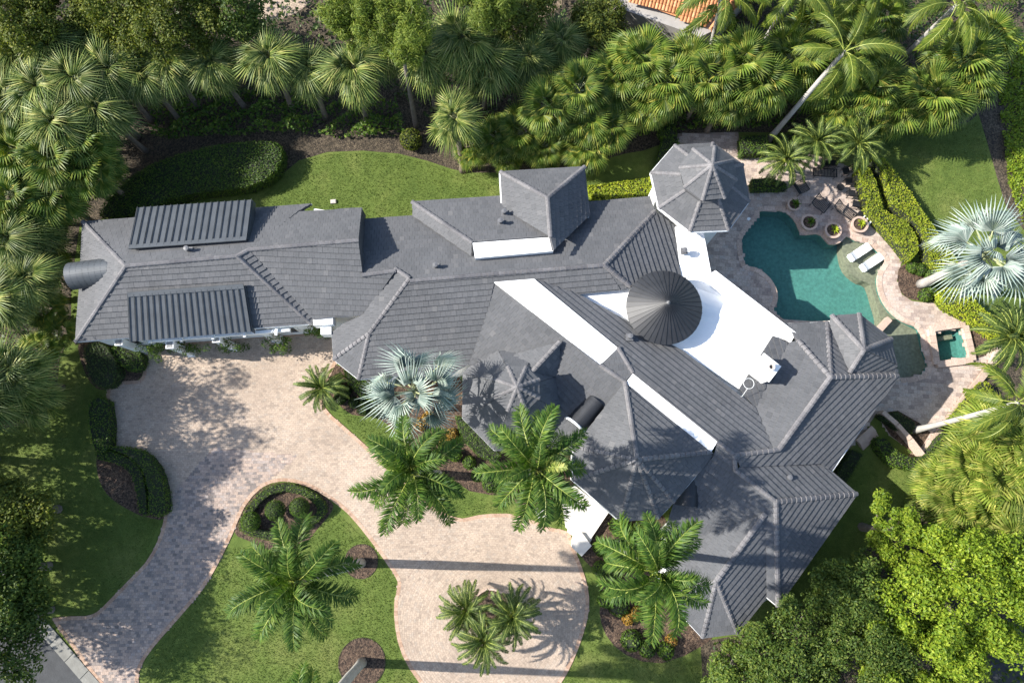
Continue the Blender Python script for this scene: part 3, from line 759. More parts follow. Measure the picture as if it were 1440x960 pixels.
# road and kerb
sheet('road', W2([(40, 848), (140, 962), (300, 1150), (-260, 1150), (-420, 900), (-420, 330)]), 0.012, M['asphalt'])
kp = [W(40, 846), W(140, 961), W(300, 1146)]
edging('road_kerb', [W(-60, 731).to_2d()] + [p.to_2d() for p in kp], False, 1.5, 0.34, -0.1, 0, 0.07, 'concrete', kind='structure')
edging('road_gutter', [W(-60, 731).to_2d()] + [p.to_2d() for p in kp], False, 1.5, 0.42, -0.5, 0, 0.03, 'concrete', kind='structure')

# driveway ------------------------------------------------------------
drive_px = [(152, 546), (196, 535), (203, 519), (216, 488), (470, 466), (472, 512), (455, 545), (456, 572), (480, 596), (512, 624), (560, 670), (600, 706), (627, 722), (650, 729), (673, 724), (713, 722), (745, 730), (775, 742), (800, 748), (806, 768), (816, 792), (826, 825), (828, 855), (820, 890), (805, 930), (785, 965), (750, 1005), (690, 1025), (630, 1005), (592, 962), (566, 920), (556, 880), (555, 845), (560, 818), (545, 793), (520, 758), (490, 722), (462, 700), (432, 683), (397, 676), (368, 685), (344, 712), (328, 748), (320, 765), (305, 795), (285, 828), (250, 870), (215, 910), (195, 945), (184, 1010), (85, 886), (80, 868), (120, 866), (137, 860), (152, 846), (180, 817), (205, 791), (222, 761), (230, 735), (233, 710), (229, 680), (217, 653), (197, 633), (153, 630)]
drive_s = smooth_pts(drive_px, 2)
DRIVE = W2(drive_s)
sheet('driveway', DRIVE, 0.031, M['joint'])
cc = W(690, 880); ISL = W2([(690 + 27 * math.cos(a * math.pi / 10), 858 + 30 * math.sin(a * math.pi / 10)) for a in range(20)])
CIRC = [(cc.x + 6.3 * math.cos(a * math.pi / 30), cc.y + 6.3 * math.sin(a * math.pi / 30)) for a in range(60)]
LOW = W2([(60, 700), (236, 700), (300, 630), (420, 640), (350, 700), (340, 1040), (60, 1040)])
pavers('driveway_pavers', DRIVE, (0.26, 0.15), R(2), 0.036, 'paver', holes=[CIRC, LOW])
LOWD = DRIVE
Xs = [p for p in DRIVE]
pavers('driveway_cobbles', LOW, (0.27, 0.19), R(1), 0.036, 'cobble', holes=[CIRC], margin=0) if False else None
def pavers_two(name, polyA, polyB, *a, **k):
    """stones that lie inside both outlines"""
    global inside
    f = inside
    try:
        globals()['inside'] = lambda poly, X, Y: (f(polyA, X, Y) & f(polyB, X, Y)) if poly is polyA else f(poly, X, Y)
        return pavers(name, polyA, *a, **k)
    finally: globals()['inside'] = f
pavers_two('driveway_cobbles', DRIVE, LOW, (0.27, 0.19), R(1), 0.036, 'cobble', holes=[CIRC])
pavers_two('driveway_ring_pavers', DRIVE, CIRC, (0.24, 0.15), 0, 0.036, 'paver', holes=[ISL], rings=((cc.x, cc.y), 0.4, 6.3), margin=0.04)
edging('driveway_border', DRIVE, True, 0.17, 0.24, 0.1 if is_ccw(DRIVE) else -0.1, 0, 0.043, 'border')
sheet('planting_bed', ISL, 0.045, M['mulch'])
edging('island_kerb', ISL, True, 0.3, 0.14, -0.03 if is_ccw(ISL) else 0.03, 0, 0.1, 'coping')
# entrance steps and landing
def slab(name, px, z0, z1, mt, label=None, cat=None, k='structure'):
    b = MB(); b.prism(W2(px, z1), z0, z1); return b.build(name, M[mt], kind=k)
M['stone'] = plain_mat('white_entry_stone', (0.57, 0.54, 0.49), 0.7, 0.1, 1.2, 0, 0.15)
slab('entrance_landing', [(808, 682), (856, 720), (829, 760), (796, 742), (790, 700)], 0, 0.48, 'stone')
slab('entrance_steps', [(800, 730), (833, 757), (826, 768), (798, 748)], 0, 0.3, 'stone')
slab('entrance_plinth', [(806, 755), (818, 748), (832, 767), (818, 782), (804, 769)], 0, 0.7, 'stone')
slab('entrance_plinth', [(752, 716), (762, 712), (770, 725), (759, 733)], 0, 0.7, 'stone')

# pool deck -----------------------------------------------------------
deck_o = [(953, 188), (1038, 186), (1041, 218), (1080, 219), (1132, 214), (1165, 224), (1192, 234), (1208, 246), (1218, 268), (1224, 292), (1223, 303), (1229, 310), (1246, 325), (1259, 345), (1268, 368), (1263, 383), (1261, 396), (1268, 414), (1282, 423), (1302, 426), (1316, 424), (1358, 449), (1396, 471), (1400, 492), (1388, 514), (1352, 560), (1312, 612), (1290, 640), (1250, 612), (1232, 582), (1205, 620), (1185, 640), (1150, 600), (1060, 470), (985, 380), (930, 300)]
DECK = W2(deck_o)
sheet('pool_deck', DECK, 0.029, M['joint'], holes=[POOL, SPA])
pavers('pool_deck_pavers', DECK, (0.42, 0.28), R(-4), 0.034, 'deck', holes=[POOL, SPA], gap=0.008, margin=0.1)
edging('pool_coping', smooth_pts(POOL, 3), True, 0.4, 0.34, -0.12 if is_ccw(POOL) else 0.12, -0.12, 0.06, 'coping', kind='structure')
wall_pts = W2([(1361, 449), (1398, 471), (1402, 492), (1390, 516), (1353, 562), (1314, 614), (1294, 640)])
edging('patio_kerb', wall_pts, False, 0.6, 0.42, 0.0, 0, 0.3, 'coping', kind='structure')
wm = W2([(1234, 580), (1262, 604), (1290, 640)])
edging('patio_wall', wm, False, 1.2, 0.3, 0.0, 0, 0.75, 'coping', kind='structure')
edging('spa_surround', W2([(1307, 463), (1354, 456), (1366, 507), (1315, 513)]), True, 0.5, 0.46, 0.0, 0, 0.28, 'coping', kind='structure')
# pool shell and water
def shell(poly, z0, z1, name, mt):
    b = MB(); n = len(poly); vs = [(p[0], p[1], z0) for p in poly] + [(p[0], p[1], z1) for p in poly]
    b.add(vs, [(i, (i + 1) % n, n + (i + 1) % n, n + i) for i in range(n)]); return b.build(name, M[mt], kind='structure')
M['teal'] = plain_mat('teal_pebble_pool_finish', (0.075, 0.205, 0.178), 0.8, 0.25, 5.0)
M['ledge'] = plain_mat('beige_pebble_pool_ledge', (0.235, 0.195, 0.135), 0.8, 0.3, 5.0)
m_, nt_, b_ = mat('pool_water'); nt_.nodes.remove(b_)
tr = nt_.nodes.new('ShaderNodeBsdfTransparent'); tr.inputs[0].default_value = (0.80, 0.91, 0.89, 1)
gl = nt_.nodes.new('ShaderNodeBsdfGlossy'); gl.inputs['Roughness'].default_value = 0.03
lw = nt_.nodes.new('ShaderNodeLayerWeight'); pw = nt_.nodes.new('ShaderNodeMath'); pw.operation = 'POWER'; pw.inputs[1].default_value = 4.0
fr = nt_.nodes.new('ShaderNodeMath'); fr.operation = 'MULTIPLY_ADD'; fr.inputs[1].default_value = 0.7; fr.inputs[2].default_value = 0.022
nt_.links.new(lw.outputs['Facing'], pw.inputs[0]); nt_.links.new(pw.outputs[0], fr.inputs[0])
bp = nt_.nodes.new('ShaderNodeBump'); bp.inputs['Strength'].default_value = 0.25; bp.inputs['Distance'].default_value = 0.03
nt_.links.new(noise(nt_, 4.0, 4), bp.inputs['Height']); nt_.links.new(bp.outputs[0], gl.inputs['Normal']); pass
ms = nt_.nodes.new('ShaderNodeMixShader'); nt_.links.new(fr.outputs[0], ms.inputs[0]); nt_.links.new(tr.outputs[0], ms.inputs[1]); nt_.links.new(gl.outputs[0], ms.inputs[2])
nt_.links.new(ms.outputs[0], nt_.nodes['Material Output'].inputs[0]); M['water'] = m_
sheet('pool_floor', POOL, -1.3, M['teal']); shell(POOL, -1.3, 0.0, 'pool_wall', 'teal')
LEDGE = W2(smooth_pts([(1185, 338), (1205, 330), (1240, 350), (1252, 368), (1240, 380), (1236, 395), (1240, 414), (1250, 434), (1268, 449), (1296, 460), (1302, 490), (1310, 516), (1298, 530), (1258, 536), (1252, 500), (1240, 470), (1238, 446), (1232, 425), (1224, 400), (1212, 395), (1198, 385), (1188, 369)], 2), -0.35)
b = MB(); b.prism(LEDGE, -1.28, -0.35); b.build('pool_ledge', M['ledge'], kind='structure')
sheet('pool_water', POOL, -0.09, M['water'])
sheet('spa_floor', SPA, -0.9, M['teal']); shell(SPA, -0.9, 0.0, 'spa_wall', 'teal'); sheet('spa_water', SPA, -0.05, M['water'])
b = MB(); q = W2([(1313, 474), (1338, 470), (1340, 476), (1316, 480)], -0.4); b.prism(q, -0.9, -0.4); b.build('spa_bench', M['ledge'], kind='structure')
# ================================================================== PLANTS
LEAF = {
 'royal': leaf_mat('royal_palm_leaflet', ((0, (0.035, 0.085, 0.016)), (0.55, (0.075, 0.140, 0.022)), (1, (0.15, 0.21, 0.04))), 0.50, 0.3, 0.22, objvar=0.15),
 'coco': leaf_mat('coconut_palm_leaflet', ((0, (0.07, 0.12, 0.018)), (0.6, (0.12, 0.17, 0.025)), (1, (0.22, 0.24, 0.04))), 0.50, 0.4, 0.28, objvar=0.25),
 'date': leaf_mat('pygmy_date_leaflet', ((0, (0.045, 0.085, 0.02)), (0.6, (0.085, 0.130, 0.03)), (1, (0.15, 0.19, 0.055))), 0.50, 0.3, 0.28, objvar=0.15),
 'sabal': leaf_mat('cabbage_palm_leaf', ((0, (0.07, 0.12, 0.03)), (0.45, (0.15, 0.205, 0.055)), (0.8, (0.27, 0.30, 0.095)), (1, (0.48, 0.45, 0.2))), 0.50, 0.25, 0.28, objvar=0.3),
 'fan': leaf_mat('fan_palm_leaf', ((0, (0.075, 0.135, 0.022)), (0.6, (0.145, 0.205, 0.036)), (0.9, (0.25, 0.27, 0.055)), (1, (0.42, 0.36, 0.08))), 0.50, 0.3, 0.28, objvar=0.35),
 'gold': leaf_mat('yellowing_fan_palm_leaf', ((0, (0.12, 0.185, 0.03)), (0.6, (0.22, 0.275, 0.05)), (1, (0.44, 0.43, 0.13))), 0.50, 0.35, 0.22, objvar=0.35),
 'dry': leaf_mat('dry_palm_leaf', ((0, (0.13, 0.085, 0.045)), (1, (0.28, 0.2, 0.12))), 0.80, 0.15, 0.06, (1, 1, 1)),
 'silver': leaf_mat('silver_bismarck_leaf', ((0, (0.21, 0.28, 0.255)), (0.6, (0.32, 0.385, 0.35)), (1, (0.44, 0.49, 0.45))), 0.55, 0.12, 0.17, (0.8, 1.0, 0.8), objvar=0.12),
 'lime': leaf_mat('bright_green_broad_leaf', ((0, (0.09, 0.16, 0.012)), (0.6, (0.175, 0.25, 0.02)), (1, (0.29, 0.35, 0.035))), 0.50, 0.35, 0.25, objvar=0.12),
 'oak': leaf_mat('dark_oak_leaf', ((0, (0.035, 0.072, 0.014)), (0.6, (0.078, 0.125, 0.022)), (1, (0.15, 0.19, 0.036))), 0.50, 0.28, 0.22, objvar=0.2),
 'olive': leaf_mat('olive_tree_leaf', ((0, (0.05, 0.075, 0.015)), (0.6, (0.10, 0.13, 0.02)), (1, (0.18, 0.19, 0.03))), 0.50, 0.28, 0.17, objvar=0.2),
 'pine': leaf_mat('pine_needles', ((0, (0.06, 0.10, 0.015)), (0.6, (0.11, 0.155, 0.022)), (1, (0.19, 0.225, 0.04))), 0.50, 0.25, 0.17, objvar=0.15),
 'hedge': leaf_mat('hedge_leaf', ((0, (0.035, 0.08, 0.012)), (0.6, (0.075, 0.14, 0.02)), (1, (0.14, 0.2, 0.03))), 0.50, 0.3, 0.25, objvar=0.2, patch=0.15),
 'hedge_lime': leaf_mat('lime_hedge_leaf', ((0, (0.16, 0.225, 0.018)), (0.6, (0.28, 0.345, 0.03)), (1, (0.42, 0.43, 0.05))), 0.50, 0.3, 0.22, objvar=0.15, patch=0.2),
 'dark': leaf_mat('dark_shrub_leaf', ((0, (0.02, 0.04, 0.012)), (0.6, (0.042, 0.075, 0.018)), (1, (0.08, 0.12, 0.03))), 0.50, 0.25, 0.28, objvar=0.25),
 'croton': leaf_mat('croton_leaf', ((0, (0.1, 0.1, 0.02)), (0.4, (0.32, 0.17, 0.03)), (0.8, (0.45, 0.3, 0.06)), (1, (0.2, 0.05, 0.03))), 0.50, 0.25, 0.28),
}
M['rachis'] = plain_mat('yellow_green_midrib', (0.27, 0.31, 0.06), 0.5, 0.1)
M['petiole'] = plain_mat('pale_leaf_stalk', (0.36, 0.38, 0.2), 0.5, 0.1)
M['trunk_grey'] = plain_mat('smooth_grey_palm_trunk', (0.36, 0.34, 0.31), 0.85, 0.15, 2.5, 0, 0.4)
M['trunk_brown'] = plain_mat('fibrous_brown_trunk', (0.17, 0.135, 0.1), 0.95, 0.3, 4.0, 0, 0.8)
M['bark'] = plain_mat('tree_bark', (0.15, 0.125, 0.1), 0.95, 0.3, 3.0, 0, 0.8)
M['shaft'] = plain_mat('green_crownshaft', (0.12, 0.2, 0.05), 0.45, 0.1)

def pinnate(name, L, n, leaf_len, leaf_w, a0, a1, mt, plume=0.0, fwd=(50, 65), droop=0.25, seed=0, stalk=0.12, twist=0.0):
    """a feather leaf: arching midrib with folded leaflets. grows along +Y from the origin"""
    g = np.random.default_rng(seed); b = MB(); m = 14
    pts = [Vector((0, 0, 0))]
    for i in range(1, m + 1):
        s = i / m; ang = a0 - (a0 + a1) * s ** 1.4; pts.append(pts[-1] + Vector((math.sin(twist * s) * L / m, math.cos(ang) * L / m, math.sin(ang) * L / m)))
    b.cur = 1; b.tube(pts, [0.035 * (1 - 0.85 * i / m) + 0.004 for i in range(m + 1)], 4, False); b.cur = 0
    def at(s):
        x = s * m; i = min(int(x), m - 1); return pts[i].lerp(pts[i + 1], x - i), (pts[i + 1] - pts[i]).normalized()
    for side in (-1, 1):
        for k in range(n):
            s = stalk + (1 - stalk) * (k + g.uniform(0.1, 0.9)) / n
            p, t = at(min(s, 0.999)); sd = Vector((1, 0, 0)) * side; up = t.cross(Vector((-1, 0, 0)));  up = up if up.z > 0 else -up
            ph = R(fwd[0] + (fwd[1] - fwd[0]) * s + g.uniform(-9, 9)); el = R(g.uniform(-1, 1) * plume * 60 + (1 - plume) * 12)
            d = (sd * math.cos(el) + up * math.sin(el)) * math.cos(math.pi / 2 - ph if False else R(90) - ph) if False else (sd * math.cos(el) + up * math.sin(el)) * math.sin(ph) + t * math.cos(ph)
            ll = leaf_len * (math.sin(math.pi * min(0.12 + 0.84 * s, 0.97)) ** 0.55) * g.uniform(0.85, 1.1)
            w = leaf_w * g.uniform(0.8, 1.15); wv = d.cross(up).normalized() * (w / 2)
            if wv.length < 1e-5: wv = t * (w / 2)
            mid = p + d * (ll * 0.5) + Vector((0, 0, -droop * ll * 0.12)); tip = p + d * ll * 0.97 + Vector((0, 0, -droop * ll * 0.62))
            b.add([p - wv * 0.5, p + wv * 0.5, mid + wv, mid - wv, tip], [(0, 1, 2, 3), (3, 2, 4)])
    return b.mesh(name, [LEAF[mt], M['rachis']])
def fan(name, Rr, nseg, span, mt, petiole, seed=0, droop=0.35, split=0.5, fold=0.03, costa=0.25, wid=1.0, stalk='petiole', sr=0.025, vee=0.0):
    """a fan leaf: stalk along +Y, pleated segments joined near the heart and free at the tips"""
    g = np.random.default_rng(seed); b = MB()
    b.cur = 1; b.tube([(0, 0, 0), (0, petiole * 0.5, petiole * 0.06), (0, petiole, 0)], [sr * 1.5, sr, sr * 0.8], 4, False); b.cur = 0
    for k in range(nseg):
        f = (k + 0.5) / nseg; a = R(-span / 2 + span * f); da = R(span) / nseg
        L = Rr * (0.72 + 0.28 * math.cos(a * 0.75)) * g.uniform(0.93, 1.05)
        h = lambda r, aa: -costa * (r * max(0, math.cos(aa))) ** 2 / max(Rr, .1) - droop * 0.35 * r * abs(math.sin(aa)) * r / Rr + vee * r * abs(math.sin(aa))
        def P(r, aa, dz=0): return (r * math.sin(aa), petiole + r * math.cos(aa), h(r, aa) + dz)
        hw = da * 0.5 * wid; r1 = L * split; r2 = L * (split + (1 - split) * 0.5); fz = fold * Rr
        tipd = -droop * (L - r1) * g.uniform(0.5, 1.4); ta = a + g.uniform(-0.3, 0.3) * da
        b.add([(0, petiole - 0.01, 0), P(r1, a - hw, -fz), P(r1, a, fz), P(r1, a + hw, -fz), P(r2, a - hw * 0.42, -fz * .6 + tipd * .35), P(r2, a + hw * 0.42, -fz * .6 + tipd * .35), P(L, ta, tipd)],
              [(0, 2, 1), (0, 3, 2), (1, 2, 5, 4) if False else (1, 2, 4), (2, 3, 5), (2, 5, 4), (4, 5, 6)])
    return b.mesh(name, [LEAF[mt], M[stalk]])
def leaf_cloud(centers, radii, per, size, seed=0, flat=0.25, shell_=0.55, aspect=0.55, up=0.5):
    """many small rhombic leaves in loose clumps; returns vertex and face arrays"""
    g = np.random.default_rng(seed); C = np.repeat(np.asarray(centers, float), per, 0); rr = np.repeat(np.asarray(radii, float), per)
    n = len(C); d = g.normal(size=(n, 3)); d /= np.linalg.norm(d, axis=1)[:, None] + 1e-9
    rad = rr * (shell_ + (1 - shell_) * g.random(n)) ** 1.0
    p = C + d * rad[:, None] * np.array([1, 1, 0.8])
    nr = d * 0.7 + g.normal(size=(n, 3)) * 0.45 + np.array([0, 0, up]); nr /= np.linalg.norm(nr, axis=1)[:, None]
    t = np.cross(nr, g.normal(size=(n, 3))); t /= np.linalg.norm(t, axis=1)[:, None] + 1e-9; s = np.cross(nr, t)
    L = size * g.uniform(0.6, 1.3, n)[:, None]; Wd = L * aspect
    q = np.stack([p - t * L / 2, p + s * Wd / 2 + nr * L * 0.08, p + t * L / 2, p - s * Wd / 2 + nr * L * 0.08], 1)
    return q.reshape(-1, 3), np.arange(n * 4).reshape(-1, 4)
def lumpy_crown(rx, rz, nclump, cr, seed, hollow=0.55):
    g = np.random.default_rng(seed); out = []
    ph = g.uniform(0, 6.28, 6)
    while len(out) < nclump:
        d = g.normal(size=3); d /= np.linalg.norm(d)
        if d[2] < -0.35: continue
        az = math.atan2(d[1], d[0]); k = 1 + 0.18 * math.sin(2 * az + ph[0]) + 0.13 * math.sin(3 * az + ph[1]) + 0.12 * math.sin(5 * az + ph[2] + 3 * d[2])
        r = g.uniform(hollow, 1.0) * k; out.append((d[0] * rx * r, d[1] * rx * r, d[2] * rz * r))
    c = np.array(out); return c, g.uniform(0.65, 1.25, len(c)) * cr

PALM = {}
PALM['royal'] = [pinnate('royal_frond', 3.2 + 0.15 * i, 105, 0.74, 0.062, R(20 + 8 * i), R(52 + 9 * i), 'royal', 0.9, (62, 60), seed=i, droop=0.35, twist=(-.3, .2, .0, .35)[i]) for i in range(4)]
PALM['coco'] = [pinnate('coconut_frond', 4.2 + 0.2 * i, 64, 0.95, 0.085, R(20 + 8 * i), R(55 + 8 * i), 'coco', 0.1, (60, 40), 1.0, 20 + i, 0.22, (0.5, -.4, .2)[i]) for i in range(3)]
PALM['date'] = [pinnate('date_frond', 1.95 + 0.1 * i, 64, 0.30, 0.032, R(25 + 6 * i), R(45 + 10 * i), 'date', 0.3, (62, 40), 0.3, 40 + i, 0.1) for i in range(3)]
PALM['sabal'] = [fan('cabbage_frond', 1.0, 24, 280, 'sabal', (0.55, 0.8, 1.05)[i], 60 + i, 0.7, 0.38, 0.05, 0.5 + .2 * i, 0.95) for i in range(3)]
PALM['fan'] = [fan('fan_frond', 1.15, 26, 250, 'fan', 1.0, 70 + i, 0.5, 0.62, 0.035, 0.35) for i in range(3)]
PALM['gold'] = [fan('fan_frond', 1.15, 26, 250, 'gold', 1.0, 75 + i, 0.5, 0.6, 0.035, 0.35) for i in range(3)]
PALM['silver'] = [fan('bismarck_frond', (1.75, 1.6, 1.5)[i], 22, (165, 200, 225)[i], 'silver', (1.0, 1.35, 1.75)[i], 80 + i, (0.6, 1.0, 0.4)[i], 0.4, 0.08, (0.25, 0.55, 0.4)[i], 0.8, 'petiole', 0.05, (0.45, 0.3, 0.15)[i]) for i in range(3)]
PALM['sabal_dry'] = [fan('dry_frond', 0.9, 16, 200, 'dry', 0.9, 90, 1.0, 0.4, 0.03, 0.9, 0.7)]

def trunk_mesh(base, top, r0, r1, bulge=0.0, n=9, seg=10, curve=0.0, mt='trunk_grey', ringed=True):
    b = MB(); d = top - base; hz = Vector((d.x, d.y, 0)); pts, rr = [], []
    for i in range(seg + 1):
        s = i / seg; p = base.lerp(top, s); p = p - hz * (curve * s * (1 - s)); pts.append(p)
        r = r0 + (r1 - r0) * s + bulge * math.exp(-((s - 0.35) / 0.22) ** 2) + (0.10 * math.exp(-s * 14)); rr.append(r * (1.0 + (0.04 if (ringed and i % 2) else 0)))
    b.tube(pts, rr, n)
    return b.mesh('trunk', M[mt], smooth=True)
def palm(name, label, cat, kind, base, top, nf, scale=1.0, el=(-25, 75), r0=0.17, r1=0.14, mt='trunk_brown', group=None, seed=None, bulge=0.0, curve=0.0, shaft=False, dry=0, off=0.12, yellow=None, roll=0.35):
    g = random.Random(seed if seed is not None else label)
    t = empty(name, base, label, cat, group)
    base_l, top_l = Vector((0, 0, 0)), top - base
    mobj('trunk', trunk_mesh(Vector((0, 0, -0.05)), top_l, r0, r1, bulge, curve=curve, mt=mt), t)
    if shaft:
        b = MB(); b.tube([top_l - Vector((0, 0, 0.1)), top_l + Vector((0, 0, 0.55)), top_l + Vector((0, 0, 1.1))], [0.2, 0.2, 0.07], 8); b.build('crownshaft', M['shaft'], t, smooth=True)
        top_l = top_l + Vector((0, 0, 0.9))
    ga = 2.399963
    for i in range(nf):
        f = (i + 0.5) / nf; e = el[1] + (el[0] - el[1]) * (f ** (1.05 if kind in ('sabal', 'fan', 'gold', 'silver') else 0.8)) + g.uniform(-9, 9); az = i * ga + g.uniform(-0.22, 0.22)
        me = g.choice(PALM[kind]) if not (yellow and i in yellow) else PALM['gold'][0]
        o = bpy.data.objects.new('frond', me); sc = scale * g.uniform(0.88, 1.1) * (0.8 if f < 0.12 else 1.0)
        o.rotation_euler = (R(e), g.uniform(-roll, roll), az); o.scale = (sc, sc, sc)
        o.location = top_l + Vector((-math.sin(az), math.cos(az), 0)) * off * math.cos(R(e)); link(o, t)
    for i in range(dry):
        az = g.uniform(0, 6.28); o = bpy.data.objects.new('dry_frond', PALM['sabal_dry'][0]); o.rotation_euler = (R(g.uniform(-70, -45)), 0, az); o.scale = (scale,) * 3; o.location = top_l - Vector((0, 0, 0.2)); link(o, t)
    return t
def crown_at(px, py, h): return W(px, py, h)

# ---- royal palms of the front garden: (crown px, height, label)
GR = 'royal palms of the front garden'
for px, py, h, bx, by, nf, lab in (
    (580, 664, 13.2, 617, 667, 21, 'royal palm with dark feathery crown beside the silver fan palm'),
    (752, 656, 13.4, 742, 662, 21, 'royal palm with one bright yellow frond beside the white entrance landing'),
    (922, 804, 13.4, 868, 764, 22, 'royal palm whose crown covers the bed right of the entrance circle'),
    (417, 818, 13.8, 508, 791, 20, 'royal palm with pale bottle trunk in the upper lawn mulch ring'),
    (425, 1028, 13.8, 509, 931, 18, 'royal palm leaning out of view from the lower lawn mulch ring')):
    base = W(bx, by); top = W(px, py, h)
    t = palm('royal_palm', lab, 'palm tree', 'royal', base, top - Vector((0, 0, 0.9)), nf, 1.0, (-46, 72), 0.25, 0.18, 'trunk_grey', GR, bulge=0.07, shaft=True)
    if 'yellow frond' in lab:
        o = bpy.data.objects.new('frond', pinnate('yellow_frond', 2.0, 50, 0.4, 0.06, R(25), R(10), 'gold', 0.3, seed=5)); o['label'] = 'bright yellow young frond'
        o.location = top - base + Vector((0.1, 0, .2)); o.rotation_euler = (R(35), 0, R(-92)); link(o, t)
# ---- silver fan palms
base = W(604, 572); palm('silver_palm', 'silver blue fan palm against the wing roof beside the drive', 'palm tree', 'silver', base, W(584, 550, 7.9), 17, 1.0, (-30, 82), 0.24, 0.2, 'trunk_grey', 'silver fan palms', seed=3, off=0.2, roll=0.8)
base = W(1295, 400); palm('silver_palm', 'silver white fan palm leaning from the poolside mulch bed', 'palm tree', 'silver', base, W(1385, 357, 8.6), 18, 1.15, (-35, 82), 0.3, 0.22, 'trunk_grey', 'silver fan palms', seed=9, off=0.2, roll=0.8)
# ---- pygmy date palms
GD = 'small date palms'
for px, py, h, bx, by, nf, sc, lab in (
    (655, 858, 2.6, 677, 856, 44, 0.94, 'left small date palm of the three on the round drive island'),
    (721, 866, 3.3, 704, 860, 44, 0.97, 'right small date palm of the three on the round drive island'),
    (681, 900, 3.3, 686, 874, 40, 0.97, 'lowest small date palm of the three on the round drive island'),
    (453, 546, 1.6, 466, 548, 40, 0.92, 'small date palm at the corner of the garage court'),
    (1105, 226, 2.6, 1088, 234, 38, 1.02, 'small date palm beside the pool turret, nearest the house'),
    (1149, 199, 2.8, 1138, 214, 38, 1.04, 'middle small date palm behind the iron patio bench'),
    (1206, 203, 3.0, 1192, 218, 38, 1.04, 'small date palm at the head of the wavy lime hedge'),
    (1422, 474, 4.2, 1392, 486, 44, 1.27, 'date palm leaning from the triangular bed beside the spa'),
    (1176, 160, 2.2, 1180, 172, 28, 0.82, 'shaded small date palm under the trees behind the patio')):
    palm('date_palm', lab, 'palm tree', 'date', W(bx, by), W(px, py, h), nf, sc, (-38, 78), 0.11, 0.09, 'trunk_brown', GD)
# ---- coconut palms
GC = 'coconut palms'
for bx, by, px, py, h, lab in (
    (1082, 196, 1188, 72, 9.0, 'coconut palm whose pale trunk rises from the clipped patio hedge'),
    (1247, 104, 1345, 8, 10.0, 'coconut palm with long pale leaning trunk over the fan palms at upper right'),
    (993, 92, 1015, -8, 9.0, 'coconut palm with pale trunk next to the orange tiled roof'),
    (1070, 66, 1124, -22, 9.5, 'coconut palm with half hidden trunk right of the orange tiled roof'),
    (1180, 40, 1222, -30, 9.0, 'coconut palm at the top edge above the fan palm belt'),
    (1285, 605, 1432, 566, 8.6, 'coconut palm leaning out from the patio corner bed')):
    palm('coconut_palm', lab, 'palm tree', 'coco', W(bx, by), W(px, py, h), 13, 0.78, (-45, 62), 0.2, 0.14, 'trunk_grey', GC, curve=0.25)

# ---- cabbage palms and fan palms of the woodland belts
ORD = ['first', 'second', 'third', 'fourth', 'fifth', 'sixth', 'seventh', 'eighth', 'ninth', 'tenth', 'eleventh', 'twelfth', 'thirteenth']
def belt(rows, kind, name, group, phrase, el=(-65, 84), nf=62, r=0.19, dry=3):
    for i, (px, py, h, sc) in enumerate(rows):
        top = W(px, py, h); k = 1.0 - 0.25 / max(h, 3)
        base = Vector((top.x * 0.995 + random.uniform(-.5, .5), top.y * 0.99 + random.uniform(-.6, .3), 0))
        lab = phrase.replace('#', ORD[i])
        palm(name, lab, 'palm tree', kind, base, top, nf, sc, el, r, r * 0.85, 'trunk_brown', group, seed=i * 7 + len(phrase), dry=dry, off=0.15)
belt([(205, 108, 5.3, 1.08), (240, 92, 5.3, 1.13), (300, 92, 5.3, 1.10), (384, 86, 5.9, 1.21), (436, 102, 4.9, 1.03), (500, 102, 5.7, 1.19), (548, 70, 5.3, 1.08), (598, 82, 5.7, 1.19), (650, 60, 6.3, 1.30), (684, 92, 5.3, 1.21), (742, 88, 4.8, 1.08), (790, 66, 4.3, 1.03)], 'sabal', 'cabbage_palm',
     'cabbage palms behind the back lawn', '# cabbage palm from the left in the row behind the back lawn')
base = W(651, 240); palm('cabbage_palm', 'cabbage palm standing forward of the row on the back lawn edge', 'palm tree', 'sabal', base, W(640, 168, 5.6), 46, 1.0, (-60, 80), 0.2, 0.17, 'trunk_brown', 'cabbage palms behind the back lawn', dry=2)
belt([(28, 84, 5.8, 1.19), (78, 72, 6.3, 1.24), (128, 62, 5.8, 1.19), (60, 128, 6.3, 1.24), (112, 118, 6.5, 1.24), (158, 104, 5.9, 1.19), (18, 150, 5.8, 1.19), (86, 178, 6.3, 1.24), (142, 158, 5.8, 1.19)], 'sabal', 'cabbage_palm', 'cabbage palms in the upper left clump', '# cabbage palm down the big clump in the upper left corner')
belt([(30, 214, 5.4, 1.16), (82, 226, 5.6, 1.21), (128, 236, 4.8, 1.05), (24, 280, 4.8, 1.16), (74, 272, 4.4, 1.10), (118, 208, 5.4, 1.10)], 'fan', 'fan_palm', 'fan palms in the left belt', '# broad fan palm below the cabbage clump on the left', (-45, 80), 34, 0.18, 2)
belt([(18, 336, 4.6, 1.15), (44, 392, 4.2, 1.10), (8, 420, 4.6, 1.15), (22, 528, 4.2, 1.25), (48, 330, 3.8, 1.10), (40, 560, 3.0, 1.10), (-14, 560, 4.6, 1.20)], 'sabal', 'cabbage_palm', 'cabbage palms left of the garage', '# cabbage palm down the left edge beside the garage wing')
belt([(66, 320, 2.0, 0.75), (72, 376, 1.8, 0.7), (64, 438, 2.0, 0.75), (82, 470, 1.6, 0.6), (58, 494, 1.8, 0.7)], 'fan', 'palmetto', 'palmettos beside the garage', '# low shaded palmetto between the cabbage palms and garage', (-15, 75), 20, 0.1, 0)
